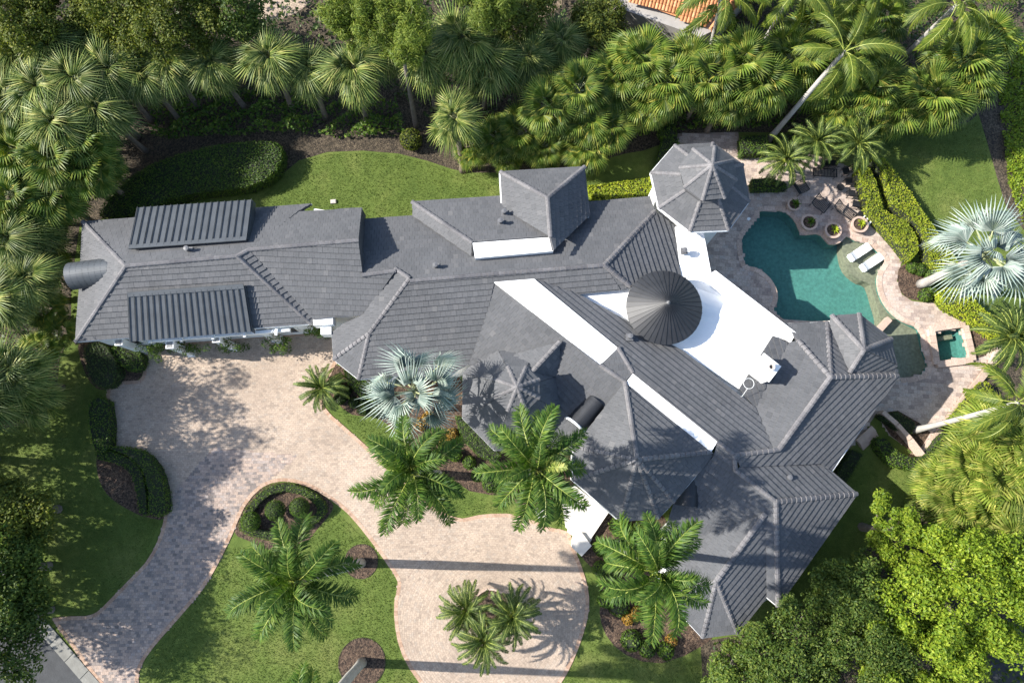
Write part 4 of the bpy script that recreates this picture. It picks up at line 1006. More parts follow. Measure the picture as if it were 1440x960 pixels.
belt([(868, 108, 4.4, 1.13), (902, 88, 5.2, 1.18), (934, 116, 5.0, 1.18), (962, 92, 4.9, 1.13), (912, 140, 3.6, 1.08), (1002, 110, 5.2, 1.18), (1040, 88, 5.4, 1.18), (1066, 118, 5.0, 1.13), (1020, 136, 4.0, 1.08)], 'fan', 'fan_palm', 'fan palms behind the pool turret', '# fan palm from the left in the bright belt behind the turret', (-50, 78), 36, 0.18, 2)
belt([(1110, 86, 4.4, 1.20), (1152, 108, 4.0, 1.20), (1196, 78, 4.4, 1.20), (1222, 124, 3.8, 1.20), (1188, 146, 2.8, 1.04), (1256, 150, 3.4, 1.14), (1304, 136, 4.4, 1.20), (1352, 88, 4.8, 1.25), (1318, 142, 3.8, 1.14), (1356, 112, 4.4, 1.20), (1380, 60, 4.4, 1.14), (1236, 28, 4.4, 1.14), (1150, 40, 4.4, 1.14)], 'fan', 'fan_palm', 'fan palms at upper right', '# fan palm in the dense clump right of the long trunk', (-50, 78), 36, 0.18, 2)
belt([(700, 196, 2.2, 0.9), (664, 206, 1.8, 0.75), (734, 186, 2.6, 1.0), (772, 150, 4.5, 1.05), (812, 128, 5.0, 1.05), (824, 168, 3.6, 1.0), (764, 206, 2.0, 0.85), (822, 208, 2.2, 0.95), (852, 180, 3.2, 0.95), (712, 222, 1.4, 0.6)], 'fan', 'fan_palm', 'fan palms of the understorey', '# low fan palm in the understorey behind the hip dormer', (-25, 78), 26, 0.12, 0)
belt([(1398, 610, 4.2, 1.25), (1436, 640, 4.5, 1.3), (1362, 660, 3.4, 1.15), (1404, 676, 4.0, 1.3), (1346, 706, 3.0, 1.1), (1384, 718, 3.6, 1.2), (1430, 716, 4.0, 1.3), (1424, 766, 4.0, 1.3), (1328, 682, 2.4, 1.0), (1392, 760, 3.2, 1.1), (1350, 742, 2.6, 1.0)], 'gold', 'fan_palm', 'yellow fan palms right of the patio', '# yellow green fan palm in the sunny clump right of the patio', (-25, 78), 38, 0.16, 1)

# ---- broadleaf trees
def tree(name, label, mt, base, top_c, rx, rz, nclump, cr, per, leaf, seed, group=None, trunk_r=0.25, bark='bark', cat='tree'):
    t = empty(name, base, label, cat, group); c, r = lumpy_crown(rx, rz, nclump, cr, seed)
    cen = np.array(top_c - base); Vv, F = leaf_cloud(c + cen, r, per, leaf, seed)
    mobj('crown', np_mesh('crown', Vv, F, LEAF[mt]), t)
    fork = Vector((0, 0, top_c.z * 0.45)).lerp(Vector((cen[0], cen[1], top_c.z * 0.45)), 0.4)
    b = MB(); b.tube([(0, 0, -.05), fork * 0.5, fork], [trunk_r * 1.25, trunk_r, trunk_r * 0.85], 8); b.build('trunk', M[bark], t)
    g = random.Random(seed)
    for k in g.sample(range(nclump), min(11, nclump)):
        e = Vector(c[k] + cen); b = MB(); m_ = fork.lerp(e, 0.5) + Vector((g.uniform(-.3, .3), g.uniform(-.3, .3), 0.3)); b.tube([fork - Vector((0, 0, .1)), m_, e], [trunk_r * 0.5, trunk_r * 0.3, 0.03], 6); b.build('limb', M[bark], t)
    return t
def btree(name, label, mt, px, py, h, rx, rz, nclump, cr, per, leaf, seed, group=None, **k):
    c = W(px, py, h); base = Vector((c.x + random.uniform(-.4, .4), c.y + random.uniform(-.4, .4), 0)); return tree(name, label, mt, base, c, rx, rz, nclump, cr, per, leaf, seed, group, **k)
GT = 'broadleaf trees at lower right'
btree('broadleaf_tree', 'tall bright lime green tree filling the lower right corner', 'lime', 1352, 846, 6.0, 4.3, 3.0, 110, 0.85, 300, 0.21, 11, GT)
btree('broadleaf_tree', 'bright green tree at the bottom edge under the lime tree', 'lime', 1290, 930, 4.6, 3.0, 2.4, 70, 0.75, 280, 0.2, 12, GT)
btree('broadleaf_tree', 'dark oak touching the roof corner at the bottom right', 'oak', 1112, 926, 4.2, 3.5, 2.6, 80, 0.75, 300, 0.17, 13, GT)
btree('broadleaf_tree', 'dark oak at the bottom edge below the bright trees', 'oak', 1205, 920, 4.6, 3.4, 2.6, 80, 0.75, 300, 0.17, 14, GT)
btree('broadleaf_tree', 'deep green tree between the dark oaks and the lime tree', 'oak', 1200, 850, 4.0, 2.5, 2.2, 60, 0.75, 280, 0.18, 15, GT)
btree('broadleaf_tree', 'glossy green tree at the wood edge below the sandy path', 'lime', 1262, 752, 4.0, 2.0, 1.8, 36, 0.65, 280, 0.2, 16, GT)
btree('broadleaf_tree', 'small olive tree in the bottom edge bed by the grass path', 'oak', 1040, 950, 3.4, 2.4, 2.0, 44, 0.7, 260, 0.17, 17, GT)
GL = 'trees at the lower left corner'
btree('broadleaf_tree', 'oak overhanging the asphalt road at lower left', 'oak', 2, 800, 4.6, 3.0, 2.6, 80, 0.85, 260, 0.22, 21, GL)
btree('broadleaf_tree', 'oak at the left edge above the road kerb', 'olive', 4, 728, 4.8, 2.4, 2.0, 80, 0.9, 260, 0.22, 22, GL)
btree('broadleaf_tree', 'oak over the road at the bottom left corner', 'oak', 0, 885, 4.8, 2.8, 2.3, 60, 0.85, 260, 0.22, 23, GL)
for i, (px, py, h, rr, lab) in enumerate(((-110, 640, 6.2, 4.3, 'tall tree outside the left edge shading the front lawn'), (-215, 715, 7.8, 4.4, 'tall tree outside the left edge shading the drive'), (-70, 780, 5.6, 4.2, 'low spreading tree outside the left edge by the road'), (-100, 900, 6.2, 4.4, 'tall tree outside the lower left shading the drive mouth'), (-215, 592, 9.6, 4.7, 'tallest tree outside the left edge shading the court'), (-190, 545, 5.0, 4.2, 'spreading tree farthest up outside the left edge'), (-190, 640, 5.5, 4.6, 'spreading tree outside the left edge level with the court hedge'), (-190, 735, 5.5, 4.6, 'spreading tree outside the left edge level with the hedge arc'), (-180, 830, 5.5, 4.6, 'spreading tree outside the left edge beyond the road'))):
    btree('broadleaf_tree', lab, 'oak', px, py, h, rr, rr * 0.75, 95 if 'tallest' in lab else 48, 1.0, 110 if 'tallest' in lab else 80, 0.26, 30 + i, GL)
GU = 'trees along the top edge'
for i, (px, py, h, rr, mt, lab) in enumerate(((18, 14, 8, 3.4, 'olive', 'olive green tree in the extreme upper left corner'), (92, 14, 7, 3.0, 'olive', 'second olive green tree along the top edge'), (170, 14, 7, 3.2, 'olive', 'third olive green tree along the top edge'), (246, 20, 7.5, 3.4, 'olive', 'olive green tree above the cabbage palm row'), (312, 12, 7, 3.0, 'oak', 'dark tree beside the paved drive at the top edge'), (840, 40, 4, 2.0, 'olive', 'rusty green bush tree left of the orange tiled roof'), (730, 14, 6, 2.4, 'olive', 'olive tree above the cabbage palms near the middle top'))):
    btree('broadleaf_tree', lab, mt, px, py, h, rr, rr * 0.8, 60, 0.8, 260, 0.19, 50 + i, GU)
def pine(label, bx, by, px, py, h, rx, seed):
    base = W(bx, by); c = W(px, py, h); t = empty('pine_tree', base, label, 'tree', 'pines')
    cc_, r = lumpy_crown(rx, rx * 0.9, 60, 0.62, seed, 0.3); cen = np.array(c - base)
    Vv, F = leaf_cloud(cc_ + cen, r, 300, 0.34, seed, aspect=0.14, shell_=0.15); mobj('crown', np_mesh('crown', Vv, F, LEAF['pine']), t)
    b = MB(); tl = c - base; b.tube([(0, 0, 0), tl * 0.5, tl], [0.2, 0.16, 0.06], 8); b.build('trunk', M['bark'], t)
    g = random.Random(seed)
    for k in range(12):
        s = tl * (0.72 + 0.025 * k); e = Vector(cc_[k] + cen); b = MB(); b.tube([s, e], [0.06, 0.02], 5); b.build('limb', M['bark'], t)
pine('tall pine with slim bare trunk behind the back lawn', 585, 178, 560, 40, 10.5, 2.3, 61)
pine('yellow green pine leaning over the top edge', 520, 90, 500, 24, 10, 2.4, 62)
pine('small pine above the forward cabbage palm', 700, 100, 690, 14, 9, 1.8, 63)

# ---- hedges, shrubs, ground cover
def hedge(name, label, px, h, mt, leaf=0.11, dens=130, group=None, cat='hedge', smooth=2, top_var=0.06, over=0.05):
    pts = smooth_pts(px, smooth) if smooth else px
    poly = W2(pts, h); cx = sum((p for p in poly), Vector((0, 0))) / len(poly)
    t = empty(name, (cx.x, cx.y, 0), label, cat, group); L = Vector((cx.x, cx.y))
    loc = [p - L for p in poly]
    b = MB(); ins = [q * 0.97 for q in loc]; b.prism(ins, 0.0, h - 0.09); b.build('woody_core', M['core'], t)
    A = poly_area(loc); n = int(A * dens); P = sample_in(loc, n); 
    X = np.column_stack([P, h + rng.normal(0, top_var, len(P)) + 0.06 * np.sin(P[:, 0] * 2.1 + cx.x) * np.sin(P[:, 1] * 1.7)])
    nr = np.tile([0, 0, 1.0], (len(P), 1))
    per = [(loc[i], loc[(i + 1) % len(loc)]) for i in range(len(loc))]; SX, SN = [], []
    ccw = 1 if is_ccw(loc) else -1
    for a, c in per:
        d = c - a; Ln = d.length
        if Ln < 1e-3: continue
        m = int(Ln * h * dens) + 1; u, v = rng.random(m), rng.random(m) ** 0.8
        nn = np.array([d.y, -d.x]) / Ln * ccw
        SX.append(np.column_stack([a.x + d.x * u + nn[0] * rng.normal(over - .05, .05, m), a.y + d.y * u + nn[1] * rng.normal(over - .05, .05, m), v * h])); SN.append(np.tile([nn[0], nn[1], 0.25], (m, 1)))
    X = np.concatenate([X] + SX); nr = np.concatenate([nr] + SN); n = len(X)
    nr = nr + rng.normal(size=(n, 3)) * 0.42; nr /= np.linalg.norm(nr, axis=1)[:, None]
    tt = np.cross(nr, rng.normal(size=(n, 3))); tt /= np.linalg.norm(tt, axis=1)[:, None] + 1e-9; s = np.cross(nr, tt)
    Ls = leaf * rng.uniform(0.7, 1.35, n)[:, None]
    q = np.stack([X - tt * Ls / 2, X + s * Ls * .3 + nr * Ls * .1, X + tt * Ls / 2, X - s * Ls * .3 + nr * Ls * .1], 1)
    mobj('foliage', np_mesh('foliage', q.reshape(-1, 3), np.arange(n * 4).reshape(-1, 4), LEAF[mt]), t)
    return t
M['core'] = plain_mat('hedge_inner_twigs', (0.02, 0.026, 0.012), 1.0)
hedge('hedge', 'broad dark clipped hedge curving along the back lawn', [(150, 306), (140, 296), (165, 264), (215, 230), (290, 207), (372, 198), (396, 208), (389, 240), (350, 262), (282, 270), (235, 281), (196, 298)], 1.3, 'hedge', 0.13, 170)
hedge('hedge', 'sunlit clipped hedge between the hip dormer and the pool turret', [(826, 262), (870, 256), (915, 249), (920, 277), (840, 284)], 1.0, 'hedge_lime', 0.14, 220, smooth=0)
hedge('hedge', 'narrow hedge above the turret next to the paved walk', [(930, 204), (934, 192), (952, 190), (956, 202), (940, 214), (926, 240), (920, 236)], 1.0, 'hedge', 0.12, 110, smooth=0)
GH = 'wavy lime hedges'
hedge('hedge', 'inner wavy lime hedge along the pool path', [(1206, 238), (1222, 236), (1231, 250), (1236, 272), (1241, 293), (1256, 302), (1274, 311), (1289, 332), (1292, 352), (1281, 366), (1266, 346), (1243, 320), (1221, 299), (1217, 277), (1210, 252)], 1.05, 'hedge_lime', 0.12, 260, GH, smooth=1, over=0.0)
hedge('hedge', 'outer wavy lime hedge bordering the right lawn', [(1226, 222), (1243, 222), (1270, 256), (1293, 288), (1322, 331), (1346, 366), (1360, 392), (1332, 402), (1322, 386), (1306, 366), (1302, 340), (1292, 318), (1276, 301), (1256, 288), (1250, 268), (1241, 242)], 1.05, 'hedge_lime', 0.12, 260, GH, smooth=1, over=0.0)
hedge('hedge', 'lime hedge running down to the spa bed', [(1322, 410), (1350, 404), (1372, 424), (1398, 448), (1406, 474), (1392, 466), (1360, 444), (1336, 432)], 1.1, 'hedge_lime', 0.13, 230, GH)
GP = 'clipped patio hedges'
hedge('hedge', 'square clipped hedge left of the pale coconut trunk', [(1041, 192), (1078, 188), (1082, 214), (1043, 217)], 0.9, 'hedge', 0.12, 120, GP, smooth=0)
hedge('hedge', 'clipped hedge right of the pale coconut trunk', [(1090, 190), (1126, 186), (1130, 208), (1094, 212)], 0.9, 'hedge', 0.12, 120, GP, smooth=0)
hedge('hedge', 'low hedge box against the pool turret walk', [(1057, 251), (1084, 249), (1106, 256), (1108, 265), (1058, 267)], 0.7, 'hedge', 0.12, 120, GP, smooth=0)
GF = 'hedges round the driveway bed'
hedge('hedge', 'dark hedge strip up the left side of the court', [(124, 566), (150, 562), (153, 630), (134, 634), (126, 606)], 1.0, 'hedge', 0.12, 110, GF)
hedge('hedge', 'inner dark hedge arc round the left mulch bed', [(136, 632), (170, 638), (196, 656), (204, 690), (206, 722), (196, 720), (192, 694), (182, 664), (160, 650), (136, 644)], 0.8, 'hedge', 0.11, 120, GF)
hedge('hedge', 'outer dark hedge arc beside the curving drive', [(150, 628), (196, 632), (220, 656), (231, 690), (231, 722), (210, 722), (208, 690), (198, 658), (174, 638)], 1.0, 'hedge', 0.11, 120, GF)
hedge('shrub', 'rounded dark shrub at the garage corner', [(120, 486), (142, 482), (158, 500), (164, 526), (150, 544), (130, 538), (120, 512)], 1.2, 'dark', 0.12, 120, None, 'shrub')
hedge('shrub', 'bright green shrub beside the first garage pillar', [(158, 484), (186, 488), (200, 502), (196, 518), (180, 520), (162, 504)], 0.9, 'hedge', 0.13, 120, None, 'shrub')
def ring_hedge(px_in, px_out): return px_out + [px_out[0]] + [px_in[0]] + px_in[::-1]
ho = smooth_pts([(336, 744), (346, 714), (370, 688), (398, 679), (430, 686), (454, 704), (458, 720), (436, 740), (398, 757), (368, 758)], 3)
ctr = np.mean(ho, 0); hi_ = [tuple(ctr + (np.array(p) - ctr) * np.array([0.80, 0.72])) for p in ho]
hedge('hedge', 'low clipped hedge ring round the ball topiaries', ho[3:] + ho[:3] + [ho[3]] + [hi_[3]] + (hi_[3:] + hi_[:3])[::-1], 0.45, 'hedge', 0.09, 160, smooth=0)
def ball(name, label, px, py, z, r, mt, leaf=0.08, n=1500, group=None, cat='topiary', sq=0.9, stem=True, parent=None):
    c = W(px, py, z); t = empty(name, (c.x, c.y, 0), label, cat, group)
    d = rng.normal(size=(n, 3)); d /= np.linalg.norm(d, axis=1)[:, None]; bump_ = 1 + rng.normal(0, 0.035, n)
    X = d * r * bump_[:, None] * np.array([1, 1, sq]) + np.array([0, 0, z]); nr = d + rng.normal(size=(n, 3)) * 0.5; nr /= np.linalg.norm(nr, axis=1)[:, None]
    tt = np.cross(nr, rng.normal(size=(n, 3))); tt /= np.linalg.norm(tt, axis=1)[:, None]; s = np.cross(nr, tt); Ls = leaf * rng.uniform(.7, 1.3, n)[:, None]
    q = np.stack([X - tt * Ls / 2, X + s * Ls * .3 + nr * Ls * .1, X + tt * Ls / 2, X - s * Ls * .3 + nr * Ls * .1], 1)
    mobj('foliage', np_mesh('foliage', q.reshape(-1, 3), np.arange(n * 4).reshape(-1, 4), LEAF[mt]), t)
    b = MB(); prof = [(max(0.001, math.sin(math.pi * i / 8) * r * 0.9), z - math.cos(math.pi * i / 8) * r * 0.9 * sq) for i in range(9)]; b.lathe((0, 0, 0), prof, 12); b.build('woody_core', M['core'], t)
    b = MB(); b.tube([(0, 0, -.02), (0, 0, z)], 0.06, 6); b.build('stem', M['bark'], t)
    return t
GB = 'ball topiaries on the drive island'
ball('topiary_ball', 'left ball topiary of the three inside the hedge ring', 353, 733, 0.85, 0.62, 'hedge', group=GB, n=2200)
ball('topiary_ball', 'middle ball topiary of the three inside the hedge ring', 387, 717, 1.05, 0.66, 'hedge', group=GB, n=2200)
ball('topiary_ball', 'right ball topiary of the three inside the hedge ring', 421, 713, 1.05, 0.64, 'hedge', group=GB, n=2200)
hedge('hedge', 'green hedge against the wing wall under its eave', [(482, 520), (500, 524), (522, 544), (535, 558), (526, 566), (506, 556), (490, 540)], 1.1, 'hedge', 0.1, 140, smooth=0)
hedge('hedge', 'bright hedge along the round turret wall', [(640, 584), (654, 588), (676, 612), (704, 640), (696, 652), (672, 640), (650, 616)], 1.0, 'hedge', 0.1, 140, smooth=0)
GE = 'hedges outside the patio wall'
hedge('hedge', 'lime clipped hedge wrapped round the patio corner', [(1232, 618), (1246, 616), (1262, 634), (1284, 644), (1304, 640), (1322, 616), (1336, 606), (1344, 618), (1322, 648), (1296, 660), (1262, 656), (1240, 638)], 1.0, 'hedge', 0.13, 120, GE)
hedge('hedge', 'lime hedge outside the long patio kerb', [(1330, 600), (1346, 580), (1366, 556), (1384, 536), (1396, 548), (1376, 576), (1352, 606)], 0.9, 'hedge_lime', 0.13, 120, GE)
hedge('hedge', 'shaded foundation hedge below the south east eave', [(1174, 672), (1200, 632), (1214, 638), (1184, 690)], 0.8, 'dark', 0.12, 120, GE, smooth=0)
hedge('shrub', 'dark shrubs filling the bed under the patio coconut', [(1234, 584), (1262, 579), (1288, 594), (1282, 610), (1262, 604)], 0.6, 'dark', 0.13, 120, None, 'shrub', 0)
def shrubs(name, rows, mt, group, phrase, r=0.45, z=0.35, leaf=0.14, n=420, cat='shrub'):
    for i, row in enumerate(rows):
        ball(name, row[2] if len(row) > 2 else phrase.replace('#', ORD[i]), row[0], row[1], z, r * random.uniform(0.85, 1.2), mt, leaf, n, group, cat, 0.75)
shrubs('shrub', [(1283, 376), (1295, 379), (1307, 384), (1301, 415), (1309, 407), (1318, 398)], 'hedge', 'small shrubs round the silver palm', '# small green shrub round the foot of the leaning silver palm', 0.4)
shrubs('croton', [(590, 596, 'orange croton under the silver palm'), (603, 588, 'golden croton right of the silver palm trunk'), (636, 610, 'golden croton beside the turret hedge'), (628, 622, 'orange croton below the turret hedge'), (883, 870, 'orange croton under the entrance royal palm'), (895, 862, 'golden croton under the entrance royal palm fronds'), (944, 900, 'orange croton near the lower roof corner')], 'croton', 'crotons in the front beds', '', 0.42, 0.3, 0.16, 360)
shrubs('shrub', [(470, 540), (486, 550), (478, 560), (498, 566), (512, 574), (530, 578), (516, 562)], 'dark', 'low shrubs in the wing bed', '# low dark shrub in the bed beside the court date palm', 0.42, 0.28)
shrubs('shrub', [(845, 800), (862, 812), (852, 842), (870, 850), (888, 900), (910, 912), (936, 914), (870, 740), (884, 750), (902, 742), (846, 770)], 'hedge', 'shrubs in the entrance bed', '# leafy shrub in the bed right of the entrance', 0.6, 0.4, 0.16, 500)
shrubs('shrub', [(672, 668), (690, 680), (712, 676), (660, 650), (740, 690), (640, 640)], 'hedge', 'shrubs below the turret', '# green shrub below the round turret between royal palms', 0.5, 0.35, 0.15, 420)
ball('shrub', 'rusty bronze shrub at the foot of the slim pine', 578, 196, 0.7, 0.8, 'olive', 0.16, 900, None, 'shrub', 0.9)
ball('shrub', 'round green shrub at the edge of the north bed by the hip dormer', 938, 188, 0.6, 0.7, 'hedge', 0.16, 700, None, 'shrub', 0.9)
# undergrowth: countless leaves, one object
def ground_cover(name, px, dens, leaf, mt, zmax, seed, clump=1.2, label=None):
    poly = W2(px); A = poly_area(poly); g = np.random.default_rng(seed); n = int(A * dens)
    P = sample_in(poly, n, g); hgt = (0.5 + 0.5 * np.sin(P[:, 0] * 1.9 / clump + 3 * np.sin(P[:, 1] * 0.8)) * np.sin(P[:, 1] * 2.3 / clump + 2 * np.sin(P[:, 0] * 0.7))) 
    keep = hgt > g.uniform(0.0, 0.55, n); P, hgt = P[keep], hgt[keep]; n = len(P)
    X = np.column_stack([P, 0.05 + zmax * hgt * g.uniform(0.4, 1, n)]); nr = g.normal(size=(n, 3)) * 0.6 + np.array([0, 0, 1]); nr /= np.linalg.norm(nr, axis=1)[:, None]
    tt = np.cross(nr, g.normal(size=(n, 3))); tt /= np.linalg.norm(tt, axis=1)[:, None]; s = np.cross(nr, tt); Ls = leaf * g.uniform(.6, 1.4, n)[:, None]
    q = np.stack([X - tt * Ls / 2, X + s * Ls * .32, X + tt * Ls / 2, X - s * Ls * .32], 1)
    return mobj(name, np_mesh(name, q.reshape(-1, 3), np.arange(n * 4).reshape(-1, 4), LEAF[mt]), kind='stuff')
ground_cover('undergrowth', [(215, 140), (330, 130), (460, 140), (560, 150), (575, 192), (480, 196), (400, 190), (300, 196), (225, 200)], 90, 0.24, 'hedge', 1.6, 1)
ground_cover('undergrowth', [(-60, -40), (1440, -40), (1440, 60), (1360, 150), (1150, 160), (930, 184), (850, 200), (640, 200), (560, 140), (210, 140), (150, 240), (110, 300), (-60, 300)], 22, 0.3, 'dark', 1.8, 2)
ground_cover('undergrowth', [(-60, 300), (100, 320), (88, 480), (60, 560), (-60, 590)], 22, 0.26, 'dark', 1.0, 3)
ground_cover('undergrowth', [(880, 150), (1160, 140), (1150, 182), (1030, 184), (940, 186), (880, 200)], 60, 0.22, 'hedge', 1.2, 4)
ground_cover('undergrowth', [(1300, 640), (1440, 560), (1500, 560), (1500, 1000), (1000, 1000), (1000, 900), (1110, 875), (1220, 790)], 20, 0.26, 'oak', 1.0, 5)
ground_cover('wild_grass_bank', [(1396, 70), (1470, 40), (1500, 330), (1440, 322), (1416, 262)], 170, 0.2, 'lime', 0.3, 6)
# fallen leaves and grass tufts
def tufts(name, px, dens, seed, holes=()):
    poly = W2(px); n = int(poly_area(poly) * dens); g = np.random.default_rng(seed); P = sample_in(poly, n, g)
    for h in holes: P = P[~inside(h, P[:, 0], P[:, 1])]
    n = len(P); a = g.uniform(0, 6.28, n); ln = g.uniform(0.05, 0.1, n); w = 0.022
    d = np.column_stack([np.cos(a), np.sin(a)]); s = np.column_stack([-d[:, 1], d[:, 0]]) * w; lean = d * (g.uniform(0.01, 0.06, n))[:, None]
    z0 = np.zeros((n, 1)); b0 = np.column_stack([P - s, z0]); b1 = np.column_stack([P + s, z0]); tp = np.column_stack([P + lean, ln])
    V_ = np.stack([b0, b1, tp], 1).reshape(-1, 3)
    return mobj(name, np_mesh(name, V_, np.arange(n * 3).reshape(-1, 3), M['blade']), kind='stuff')
M['blade'] = leaf_mat('grass_blade', ((0, (0.072, 0.115, 0.024)), (0.6, (0.108, 0.152, 0.036)), (1, (0.17, 0.19, 0.06))), 0.6, 0.25, 0.2, objvar=0.0, patch=0.15)
LB = [W(508, 789).to_2d() + Vector((1.1 * math.cos(a / 3), 1.1 * math.sin(a / 3))) for a in range(19)]
LB2 = [W(509, 931).to_2d() + Vector((1.5 * math.cos(a / 3), 1.5 * math.sin(a / 3))) for a in range(19)]
tufts('grass_tufts', [(200, 960), (218, 912), (252, 872), (288, 828), (308, 795), (330, 768), (420, 778), (470, 716), (520, 762), (545, 797), (558, 820), (552, 845), (553, 880), (563, 922), (588, 960)], 160, 1, [LB, LB2])
tufts('grass_tufts', [(0, 606), (45, 594), (72, 574), (84, 545), (110, 500), (134, 546), (150, 552), (124, 566), (124, 620), (136, 680), (190, 726), (226, 732), (200, 792), (148, 846), (118, 862), (80, 864), (44, 842), (-20, 780), (-40, 620)], 120, 2)
tufts('grass_tufts', [(236, 288), (290, 272), (372, 264), (398, 248), (422, 228), (462, 217), (512, 215), (560, 219), (598, 229), (636, 241), (704, 246), (704, 280), (580, 290), (580, 306), (508, 310), (508, 294), (230, 300)], 130, 3)
tufts('grass_tufts', [(1242, 180), (1300, 184), (1362, 174), (1376, 164), (1386, 205), (1400, 252), (1412, 292), (1440, 330), (1440, 440), (1402, 446), (1352, 398), (1326, 346), (1300, 300), (1250, 230)], 120, 4)
tufts('grass_tufts', [(516, 622), (474, 582), (495, 584), (548, 600), (590, 640), (660, 692), (742, 728), (710, 720), (672, 722), (648, 726), (628, 720), (600, 702), (562, 668)], 140, 5)
tufts('grass_tufts', [(1200, 640), (1236, 640), (1290, 680), (1296, 692), (1206, 782), (1140, 842), (1098, 864), (1094, 852), (1204, 694), (1170, 668)], 110, 6)
tufts('grass_tufts', [(826, 800), (840, 830), (838, 860), (848, 894), (880, 924), (990, 930), (990, 960), (790, 960), (808, 930), (822, 890), (830, 856)], 140, 7)

for i, (px, py, lab) in enumerate(((214, 490, 'vine on the pergola beside the first garage pillar'), (262, 492, 'vine spilling below the second garage pillar'), (328, 486, 'vine between the second and third garage doors'), (390, 486, 'vine round the twin garage pillars'), (452, 466, 'vine under the white scupper box'))):
    c = W(px, py, 1.4); t = empty('climbing_vine', (c.x, c.y, 0), lab, 'vine', 'vines on the garage pergola'); g = np.random.default_rng(90 + i)
    cs = np.column_stack([g.normal(0, .55, 14), g.normal(0, .25, 14), g.uniform(.3, 2.7, 14)]); Vv, F = leaf_cloud(cs, np.full(14, .34), 60, .13, 95 + i); mobj('foliage', np_mesh('foliage', Vv, F, LEAF['hedge']), t)
    b = MB(); b.tube([(0, 0, 0), (.1, .05, 1.4), (-.05, 0, 2.8)], .03, 5); b.build('stem', M['bark'], t)
# ================================================================== FURNITURE AND SMALL THINGS
def iron_frame(root, pts, w=0.035): 
    b = MB()
    for a, c in pts: b.bar(a, c, w)
    return b
def iron_chair(label, px, py, rz, group):
    t = empty('iron_chair', W(px, py, 0.035), label, 'chair', group, R(rz))
    b = MB(); b.box((0, 0, 0.44), (0.52, 0.5, 0.05)); b.build('seat', M['iron'], t)
    for x in (-.24, .24):
        for y in (-.22, .22):
            b = MB(); b.bar((x, y, 0), (x * .95, y * .95, 0.43), 0.035); b.build('leg', M['iron'], t)
        b = MB(); b.bar((x, -.24, .66), (x, .22, .64), 0.04); b.bar((x, .2, .43), (x, .21, .65), .03); b.build('armrest', M['iron'], t)
    b = MB()
    for k in range(6): x = -.22 + .088 * k; b.bar((x, -.24, .46), (x, -.34, .95), 0.025)
    b.bar((-.25, -.34, .95), (.25, -.34, .95), 0.04); b.bar((-.25, -.24, .46), (-.25, -.34, .95), .035); b.bar((.25, -.24, .46), (.25, -.34, .95), .035)
    b.build('backrest', M['iron'], t); return t
def slat_seat(name, label, cat, px, py, rz, L, Wd, n, group=None, raise_=0.0, back=0.0, z=0.4):
    """an open iron frame with separate slats; the head end may be raised"""
    t = empty(name, W(px, py, 0.035), label, cat, group, R(rz)); nb = int(n * 0.32) if raise_ else 0
    def prof(s):
        x = -L / 2 + L * s
        if raise_ and s < 0.32: return Vector((-L / 2 + L * .32 - (0.32 - s) * L * math.cos(raise_), 0, z + (0.32 - s) * L * math.sin(raise_)))
        return Vector((x, 0, z))
    b = MB()
    for y in (-Wd / 2, Wd / 2):
        ps = [prof(s) + Vector((0, y, 0)) for s in (0, .32, 1)]; b.bar(ps[0], ps[1], .04); b.bar(ps[1], ps[2], .04)
    b.bar(prof(0) + Vector((0, -Wd / 2, 0)), prof(0) + Vector((0, Wd / 2, 0)), .04); b.bar(prof(1) + Vector((0, -Wd / 2, 0)), prof(1) + Vector((0, Wd / 2, 0)), .04)
    b.build('frame', M['iron'], t)
    for k in range(n):
        p = prof((k + .5) / n); b = MB(); b.bar(p + Vector((0, -Wd / 2 + .03, .005)), p + Vector((0, Wd / 2 - .03, .005)), 0.05, 0.018); b.build('slat', M['iron'], t)
    for x in (-L * .42, L * .42):
        for y in (-Wd / 2 + .02, Wd / 2 - .02):
            b = MB(); b.bar((x, y, 0), (x, y, z - .02), .035); b.build('leg', M['iron'], t)
    if back:
        b = MB(); b.bar((-L / 2, Wd / 2, z + .45), (L / 2, Wd / 2, z + .45), .04)
        for k in range(n): x = -L / 2 + L * (k + .5) / n; b.bar((x, Wd / 2, z), (x, Wd / 2 + .06, z + .45), .022)
        b.build('backrest', M['iron'], t)
    return t
slat_seat('iron_bench', 'long black slatted iron bench on the round patio', 'bench', 1157, 246, -4, 1.75, 0.62, 16, None, 0, 0.4, 0.42)
GLg = 'black iron loungers'
slat_seat('iron_lounger', 'black iron lounger under the turret side date palm', 'lounger', 1123, 266, 28, 1.0, 0.95, 11, GLg, 0.5)
slat_seat('iron_lounger', 'middle black iron lounger turned towards the pool', 'lounger', 1151, 289, -40, 1.25, 0.95, 12, GLg, 0.5)
slat_seat('iron_lounger', 'long black iron lounger beside the white step rack', 'lounger', 1184, 299, -38, 1.8, 0.7, 18, GLg, 0.55)
GCh = 'black iron chairs round the patio edge'
iron_chair('black iron chair nearest the bench end', 1186, 244, 100, GCh); iron_chair('black iron chair second from the bench along the hedge', 1190, 259, 90, GCh)
iron_chair('black iron chair third from the bench along the hedge', 1194, 275, 80, GCh); iron_chair('black iron chair farthest from the bench by the lounger', 1200, 290, 75, GCh)
iron_chair('black iron chair in shade behind the bench', 1158, 234, 185, GCh); iron_chair('black iron chair shaded by the middle date palm', 1168, 233, 175, GCh)
